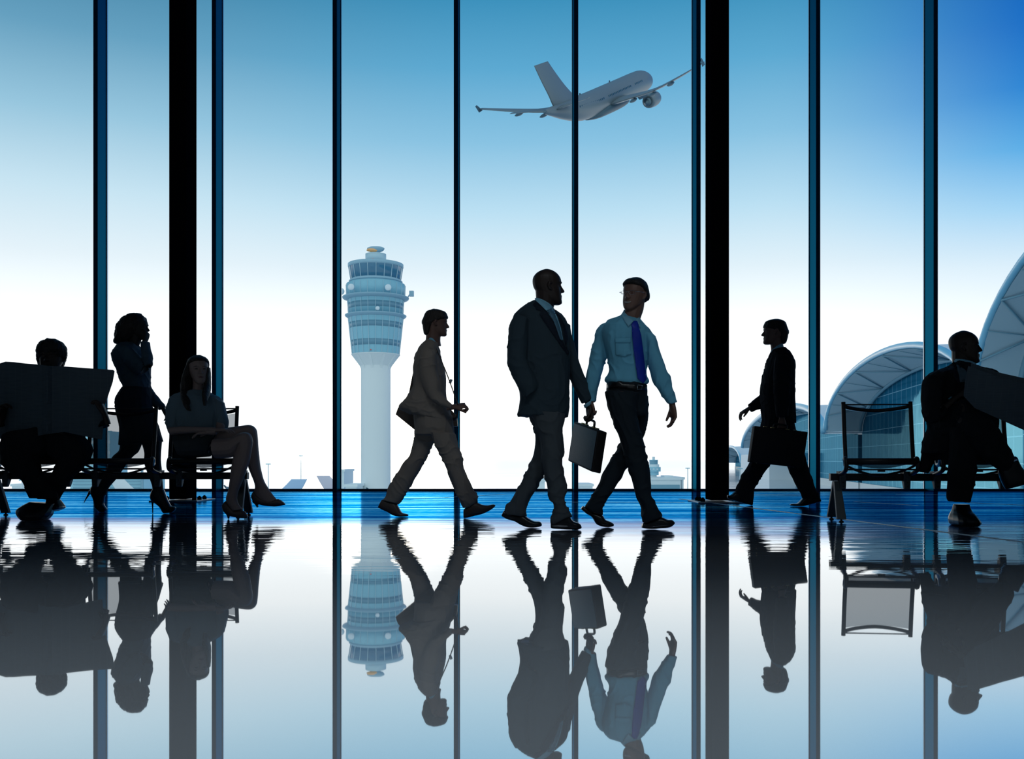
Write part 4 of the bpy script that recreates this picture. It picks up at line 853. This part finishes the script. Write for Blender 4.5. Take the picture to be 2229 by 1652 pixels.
# terminal with vaulted roofs, running away from the hall on the right
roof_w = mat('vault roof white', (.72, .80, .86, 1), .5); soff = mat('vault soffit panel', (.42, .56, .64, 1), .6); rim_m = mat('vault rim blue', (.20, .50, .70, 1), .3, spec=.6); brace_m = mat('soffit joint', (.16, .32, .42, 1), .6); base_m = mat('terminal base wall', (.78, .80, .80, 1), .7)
def curtain_mat():
    m = bpy.data.materials.new('blue curtain wall'); m.use_nodes = True; nt = m.node_tree; b = nt.nodes['Principled BSDF']
    tc = nt.nodes.new('ShaderNodeTexCoord'); mp = nt.nodes.new('ShaderNodeMapping'); br = nt.nodes.new('ShaderNodeTexBrick'); br.offset = 0
    sp = nt.nodes.new('ShaderNodeSeparateXYZ'); cb = nt.nodes.new('ShaderNodeCombineXYZ'); nt.links.new(tc.outputs['Object'], sp.inputs[0]); nt.links.new(sp.outputs[1], cb.inputs[0]); nt.links.new(sp.outputs[2], cb.inputs[1])
    nt.links.new(cb.outputs[0], br.inputs['Vector']); br.inputs['Scale'].default_value = 1.0; br.inputs['Brick Width'].default_value = 3.2; br.inputs['Row Height'].default_value = 3.0; br.inputs['Mortar Size'].default_value = .07; br.inputs['Mortar Smooth'].default_value = .2
    br.inputs['Color1'].default_value = (.006, .10, .19, 1); br.inputs['Color2'].default_value = (.01, .13, .23, 1); br.inputs['Mortar'].default_value = (.25, .46, .58, 1)
    df = nt.nodes.new('ShaderNodeBsdfDiffuse'); gl = nt.nodes.new('ShaderNodeBsdfGlossy'); mx = nt.nodes.new('ShaderNodeMixShader'); mx.inputs[0].default_value = .16; gl.inputs[0].default_value = (.25, .70, .95, 1); gl.inputs['Roughness'].default_value = .06
    nt.links.new(br.outputs[0], df.inputs[0]); nt.links.new(df.outputs[0], mx.inputs[1]); nt.links.new(gl.outputs[0], mx.inputs[2]); nt.links.new(mx.outputs[0], nt.nodes['Material Output'].inputs[0])
    nz = nt.nodes.new('ShaderNodeTexNoise'); nz.inputs['Scale'].default_value = .35; bp = nt.nodes.new('ShaderNodeBump'); bp.inputs['Strength'].default_value = .05; bp.inputs['Distance'].default_value = .3
    nt.links.new(tc.outputs['Object'], nz.inputs['Vector']); nt.links.new(nz.outputs[0], bp.inputs['Height']); nt.links.new(bp.outputs[0], gl.inputs['Normal']); return m
CURT = curtain_mat()
A0, SL = 30.0, .18
def terminal():
    root = empty('terminal_building', (A0 + SL * 150 + 10, 150, ZG)); tag(root, 'long airport terminal with white vaulted roofs and blue glass walls at the right', 'building'); b0 = root.location.copy()
    X = lambda y, off=0: A0 + SL * y + off
    for (y0, y1, zs, h, ov) in ((38, 93, 6.0, 13.2, 4.6), (93, 186, 6.0, 9.8, 7.0), (188, 425, 5.6, 10.2, 7.0), (432, 640, -2.0, 9.4, 10)):
        n = 28; yc, hw = (y0 + y1) / 2, (y1 - y0) / 2
        zz = lambda t, dz=0: EYE + zs + (h + dz) * math.sqrt(max(0, 1 - t * t)) 
        T = [math.sin((q / n - .5) * math.pi) for q in range(n + 1)]
        fr = [V((X(yc + hw * t), yc + hw * t, zz(t))) for t in T]
        inn = [V((X(yc + hw * t * .985, ov), yc + hw * t * .985, zz(t, -1.6) - .2)) for t in T]
        bkv = [V((X(yc + hw * t, 34), yc + hw * t, zz(t, 1.0))) for t in T]
        mb = MB(); m1 = len(fr)
        mb.add(fr + bkv + [p + V((.3, 0, -.35)) for p in fr] + [p + V((0, 0, -.35)) for p in bkv], [(q, q + 1, m1 + q + 1, m1 + q) for q in range(n)] + [(2 * m1 + q, 3 * m1 + q, 3 * m1 + q + 1, 2 * m1 + q + 1) for q in range(n)])
        vr = mb.build('vault_roof', roof_w, root, True, 0, b0)
        mb = MB(); mb.tube(fr, hw * .004 + .25, 12); mb.build('roof_rim', rim_m, vr, True, 0, b0)
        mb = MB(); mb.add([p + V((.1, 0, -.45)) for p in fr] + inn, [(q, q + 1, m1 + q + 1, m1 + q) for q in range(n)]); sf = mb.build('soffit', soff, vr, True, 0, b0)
        mb = MB(); mb.tube([p + V((-.15, 0, -.1)) for p in inn], .32, 8)
        for q in range(1, n - 3, 4):
            dn = V((-.12, 0, -.12))
            mb.tube([fr[q] + V((.1, 0, -.5)) + dn, inn[q + 2] + dn], .11, 6); mb.tube([inn[q + 2] + dn, fr[q + 4] + V((.1, 0, -.5)) + dn], .11, 6); mb.tube([fr[q + 2] + V((.1, 0, -.5)) + dn, inn[q + 2] + dn], .06, 6)
        mb.build('soffit_bracing', brace_m, sf, True, 0, b0)
        mb = MB(); gl = [p + V((.35, 0, 0)) for p in inn]; bot = [V((X(p.y, ov + .35), p.y, ZG + 1.6)) for p in inn]
        mb.add(gl + bot, [(q, q + 1, m1 + q + 1, m1 + q) for q in range(n)]); mb.build('glass_wall', CURT, root, False, 0, b0)
        for ye in (y0 + hw * .015, y1 - hw * .015):
            e0, e1 = V((X(ye, ov + .35), ye, ZG)), V((X(ye, 34), ye, ZG)); mb = MB(); up_ = V((0, 0, EYE + zs - ZG - .4)); t_ = V((0, .25, 0)); mb.hexa(e0, e1, e1 + t_, e0 + t_, e0 + up_, e1 + up_, e1 + t_ + up_, e0 + t_ + up_); mb.build('end_wall', CURT, root, False, 0, b0)
        a, c = V((X(y0, ov), y0, ZG)), V((X(y1, ov), y1, ZG)); t = V((.8, 0, 0)); u = V((0, 0, 1.7))
        mb = MB(); mb.hexa(a, a + t, c + t, c, a + u, a + t + u, c + t + u, c + u); mb.build('base_wall', base_m, root, False, 0, b0)
    mb = MB(); y0, y1 = 290, 420; a, c = V((X(y0, -1), y0, ZG)), V((X(y1, -1), y1, ZG)); t = V((10, 0, 0)); u = V((0, 0, 8.5)); mb.hexa(a, a + t, c + t, c, a + u, a + t + u, c + t + u, c + u)
    mb.build('annex', mat('annex cladding', (.80, .84, .87, 1), .6), root, False, 0, b0)
terminal()

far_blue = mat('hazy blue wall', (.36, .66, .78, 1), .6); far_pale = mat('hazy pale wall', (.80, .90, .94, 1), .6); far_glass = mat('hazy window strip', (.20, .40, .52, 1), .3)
def block(name, label, d, px0, px1, ytop, strips=(), m=None, depth=12, extra=None, cat='building', ztop=None):
    a, b = P(px0, ytop, d), P(px1, ytop, d); zt = a.z; c = ((a.x + b.x) / 2, d + depth / 2, ZG); root = empty(name, c); tag(root, label, cat); w = b.x - a.x
    mb = MB(); mb.box((0, 0, (zt - ZG) / 2), (w, depth, zt - ZG)); wl = mb.build('wall', m or far_blue, root)
    mb = MB(); mb.box((0, 0, zt - ZG + .1), (w + .5, depth + .5, .5)); mb.build('roof_edge', far_pale, root)
    for y0, y1 in strips:
        za, zb = P(0, y1, d).z - ZG, P(0, y0, d).z - ZG; mb = MB(); mb.box((0, -depth / 2, (za + zb) / 2), (w * .92, .3, zb - za)); mb.build('window_strip', far_glass, wl)
    return root, c
D1 = 197
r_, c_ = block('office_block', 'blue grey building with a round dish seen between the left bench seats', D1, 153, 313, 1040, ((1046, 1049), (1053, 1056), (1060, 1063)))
mb = MB(); a = P(172, 0, D1).x - c_[0]; bb_ = P(233, 0, D1).x - c_[0]; zt = P(0, 938, D1).z - ZG; mb.box(((a + bb_) / 2, 0, zt / 2), (bb_ - a, 9, zt)); tb = mb.build('stair_tower', far_blue, r_)
for y in (962, 985, 1008, 1027):
    mb = MB(); mb.box(((a + bb_) / 2, -4.5, P(0, y, D1).z - ZG), (bb_ - a, .3, .7)); mb.build('window_strip', far_pale, tb)
mb = MB(); mb.ball((P(192.5, 0, D1).x - c_[0], -4.9, P(0, 954, D1).z - ZG), (.42, .2, .42), 16); mb.build('dish', dish_m, tb, True)
mb = MB(); mb.box((P(310, 0, D1).x - c_[0], -6.2, 2.2), (.4, .5, 4.4)); mb.build('corner_post', far_glass, r_)
D2 = 197
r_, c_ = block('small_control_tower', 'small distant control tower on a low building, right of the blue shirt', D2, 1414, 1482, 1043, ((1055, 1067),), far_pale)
x = P(1432, 0, D2).x - c_[0]; zf = lambda y: P(0, y, D2).z - ZG; kk = D2 / FP
for nm, hw, y0, y1, m in (('tower_shaft', 7, 1046, 1034, far_pale), ('lower_deck', 11.5, 1035, 1027, far_blue), ('gallery', 16, 1027, 1017, far_blue), ('upper_deck', 12.5, 1017, 1011, far_pale), ('cab', 9.5, 1011, 1002, far_glass), ('cab_roof', 10, 1002, 1000.5, far_blue), ('aerial_drum', 3, 1000.5, 994, far_pale)):
    mb = MB(); mb.lathe([(hw * kk, zf(y0)), (hw * kk, zf(y1))], (x, 0, 0), 20); mb.build(nm, m, r_)
for px in (1422, 1430, 1438):
    mb = MB(); mb.ball((P(px, 0, D2).x - c_[0], -16 * kk, zf(1022)), (.2, .1, .2), 10); mb.build('dish', dish_m, r_, True)
mb = MB(); mb.box((P(1462, 0, D2).x - c_[0], 0, zf(1041)), (1.8, 6, 1.0)); mb.build('roof_plant', far_pale, r_)
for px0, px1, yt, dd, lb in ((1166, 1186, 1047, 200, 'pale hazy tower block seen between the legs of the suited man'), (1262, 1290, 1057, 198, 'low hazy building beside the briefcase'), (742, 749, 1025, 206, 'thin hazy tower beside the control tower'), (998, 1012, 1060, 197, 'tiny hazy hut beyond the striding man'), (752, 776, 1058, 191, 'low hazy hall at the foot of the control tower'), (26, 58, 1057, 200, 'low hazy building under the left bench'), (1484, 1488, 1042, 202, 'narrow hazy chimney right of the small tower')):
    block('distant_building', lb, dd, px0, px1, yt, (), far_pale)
for px, yt, dd, lb in ((584, 1010, 180, 'thin light mast beside the blue jet tail'), (655, 992, 200, 'taller thin light mast left of the window frame'), (1497, 1019, 190, 'thin light mast left of the right column'), (237, 939, 150, 'thin mast with a crossbar behind the left bench'), (48, 1045, 150, 'short mast behind the newspaper reader'), (1611, 1020, 170, 'thin mast below the small vault')):
    p = P(px, yt, dd); root = empty('light_mast', (p.x, dd, ZG)); tag(root, lb, 'mast', 'thin light masts on the apron'); h = p.z - ZG
    mb = MB(); mb.tube([(0, 0, 0), (0, 0, h)], [.11, .07], 8); mb.build('pole', far_pale, root, True)
    mb = MB(); mb.box((0, 0, h), (.9, .3, .18)); mb.build('lamp_head', far_blue, root)
def car(px, dd, rz, lb):
    root = empty('car', (P(px, 0, dd).x, dd, ZG), rz); tag(root, lb, 'car', 'cars along the terminal')
    mb = MB(); mb.loft([(V((x, 0, z)), V((0, w, 0)), V((0, 0, h))) for x, w, h, z in ((-2.1, .7, .25, .65), (-1.9, .85, .38, .68), (0, .9, .42, .7), (1.8, .85, .36, .66), (2.1, .7, .22, .6))], 14, 3.5, 2); mb.build('car_body', base_m, root, True)
    mb = MB(); mb.loft([(V((x, 0, z)), V((0, w, 0)), V((0, 0, h))) for x, w, h, z in ((-1.5, .6, .1, 1.05), (-.9, .7, .35, 1.2), (.5, .7, .35, 1.2), (1.2, .6, .1, 1.05))], 12, 3, 2); mb.build('cabin', far_glass, root, True)
    for x in (-1.3, 1.3):
        for s in (-1, 1):
            mb = MB(); mb.tube([(x, s * .72, .33), (x, s * .9, .33)], .33, 14); mb.build('wheel', plane_metal, root)

# ================================================================== sky, light, camera
def sky():
    w = bpy.data.worlds.new('sky'); S.world = w; w.use_nodes = True; nt = w.node_tree; nt.nodes.clear(); N = nt.nodes.new; Lk = nt.links.new
    out = N('ShaderNodeOutputWorld'); bg = N('ShaderNodeBackground'); Lk(bg.outputs[0], out.inputs[0])
    tc = N('ShaderNodeTexCoord'); sp = N('ShaderNodeSeparateXYZ'); Lk(tc.outputs['Generated'], sp.inputs[0])
    el = N('ShaderNodeMath'); el.operation = 'ARCSINE'; Lk(sp.outputs[2], el.inputs[0])
    def ramp(stops):
        f = N('ShaderNodeMapRange'); f.inputs[1].default_value = math.radians(-10); f.inputs[2].default_value = math.radians(50); Lk(el.outputs[0], f.inputs[0])
        r = N('ShaderNodeValToRGB'); Lk(f.outputs[0], r.inputs[0]); e = r.color_ramp.elements
        while len(e) > 1: e.remove(e[0])
        for i, (deg, c, k) in enumerate(stops):
            p = (deg + 10) / 60; q = e[0] if i == 0 else e.new(p); q.position = p; q.color = [v * k for v in srgb(*c)[:3]] + [1]
        return r.outputs[0]
    mid = ramp([(-10, (225, 240, 250), 1.2), (0, (252, 254, 255), 1.35), (8.5, (250, 254, 255), 1.15), (11.5, (232, 247, 255), 1), (15.0, (192, 228, 247), 1), (19, (140, 198, 230), 1), (23, (95, 172, 213), 1), (26.8, (60, 146, 190), 1), (38, (30, 110, 165), 1), (50, (40, 110, 170), .9)])
    left = ramp([(-10, (225, 240, 250), 1.2), (0, (252, 254, 255), 1.35), (8.5, (250, 254, 255), 1.15), (11.5, (235, 248, 255), 1), (15.0, (205, 233, 247), 1), (19, (155, 202, 226), 1), (23, (105, 164, 196), 1), (26.8, (70, 135, 170), 1), (38, (45, 110, 155), 1), (50, (40, 110, 170), .9)])
    right = ramp([(-10, (225, 240, 250), 1.2), (0, (252, 254, 255), 1.35), (7.5, (248, 253, 255), 1.1), (10.5, (222, 242, 255), 1), (13.5, (160, 214, 249), 1), (16.5, (80, 172, 234), 1), (19.5, (18, 128, 214), 1), (22.5, (0, 104, 200), 1), (26, (0, 90, 185), 1), (50, (20, 90, 170), .9)])
    at = N('ShaderNodeMath'); at.operation = 'ARCTAN2'; Lk(sp.outputs[0], at.inputs[0]); Lk(sp.outputs[1], at.inputs[1])
    def mr(a, b):
        q = N('ShaderNodeMapRange'); q.interpolation_type = 'SMOOTHSTEP'; q.inputs[1].default_value = math.radians(a); q.inputs[2].default_value = math.radians(b); Lk(at.outputs[0], q.inputs[0]); return q.outputs[0]
    m1 = N('ShaderNodeMix'); m1.data_type = 'RGBA'; Lk(mr(-26, 0), m1.inputs[0]); Lk(left, m1.inputs[6]); Lk(mid, m1.inputs[7])
    m2 = N('ShaderNodeMix'); m2.data_type = 'RGBA'; Lk(mr(15, 33), m2.inputs[0]); Lk(m1.outputs[2], m2.inputs[6]); Lk(right, m2.inputs[7])
    bk = N('ShaderNodeMapRange'); bk.interpolation_type = 'SMOOTHSTEP'; ab = N('ShaderNodeMath'); ab.operation = 'ABSOLUTE'; Lk(at.outputs[0], ab.inputs[0]); Lk(ab.outputs[0], bk.inputs[0]); bk.inputs[1].default_value = math.radians(50); bk.inputs[2].default_value = math.radians(110)
    mb_ = N('ShaderNodeMix'); mb_.data_type = 'RGBA'; Lk(bk.outputs[0], mb_.inputs[0]); Lk(m2.outputs[2], mb_.inputs[6]); mb_.inputs[7].default_value = (.62, .78, .84, 1); m2 = mb_
    # low sun behind the haze
    sd = (P(832, 986, 1.0) - V((0, 0, EYE))).normalized(); dt = N('ShaderNodeVectorMath'); dt.operation = 'DOT_PRODUCT'; Lk(tc.outputs['Generated'], dt.inputs[0]); dt.inputs[1].default_value = sd
    q = N('ShaderNodeMapRange'); q.interpolation_type = 'SMOOTHERSTEP'; q.inputs[1].default_value = math.cos(math.radians(9)); q.inputs[2].default_value = 1.0; Lk(dt.outputs['Value'], q.inputs[0])
    p = N('ShaderNodeMath'); p.operation = 'POWER'; Lk(q.outputs[0], p.inputs[0]); p.inputs[1].default_value = 3
    m3 = N('ShaderNodeMix'); m3.data_type = 'RGBA'; m3.blend_type = 'ADD'; Lk(p.outputs[0], m3.inputs[0]); Lk(m2.outputs[2], m3.inputs[6]); m3.inputs[7].default_value = (3.0, 2.6, 2.0, 1); m3.clamp_result = False
    Lk(m3.outputs[2], bg.inputs[0])
sky()
def spot(x, y, to, watts, deg, col=(.84, .94, 1)):
    l = bpy.data.lights.new('added fill spot', 'SPOT'); l.energy = watts; l.spot_size = math.radians(deg); l.spot_blend = .8; l.shadow_soft_size = .3; l.color = col  # added fill lamp without a fixture, out of view
    o = bpy.data.objects.new('fill_spot', l); COL.objects.link(o); o.location = (x, y, ZC - .05); o.rotation_euler = (V(to) - o.location).to_track_quat('-Z', 'Y').to_euler()
for x in (-6, -2, 2, 6): spot(x, -3.2, (x, -1.6, 0), 1250, 70)  # added fill that lifts the foreground floor
for x in (-1.5, 2.5): spot(x, -2.5, (.5, 6.2, 1.0), 480, 24)  # added front fill aimed at the walking pair
spot(-4.5, -2.0, (-2.5, 7.2, .8), 130, 14)  # added front fill aimed at the seated woman
cam = bpy.data.cameras.new('camera'); co = bpy.data.objects.new('camera', cam); COL.objects.link(co); co.location = (0, 0, EYE); co.rotation_euler = (math.pi / 2, 0, 0)
cam.sensor_width = 36; cam.sensor_fit = 'HORIZONTAL'; cam.lens = FP / 2229 * 36; cam.shift_y = (HZ - 826) / 2229; cam.clip_end = 20000; cam.clip_start = .05
S.camera = co
vs_ = S.view_settings; vs_.view_transform = 'Standard'; vs_.look = 'None'; vs_.exposure = 0; vs_.gamma = 1; vs_.use_curve_mapping = False
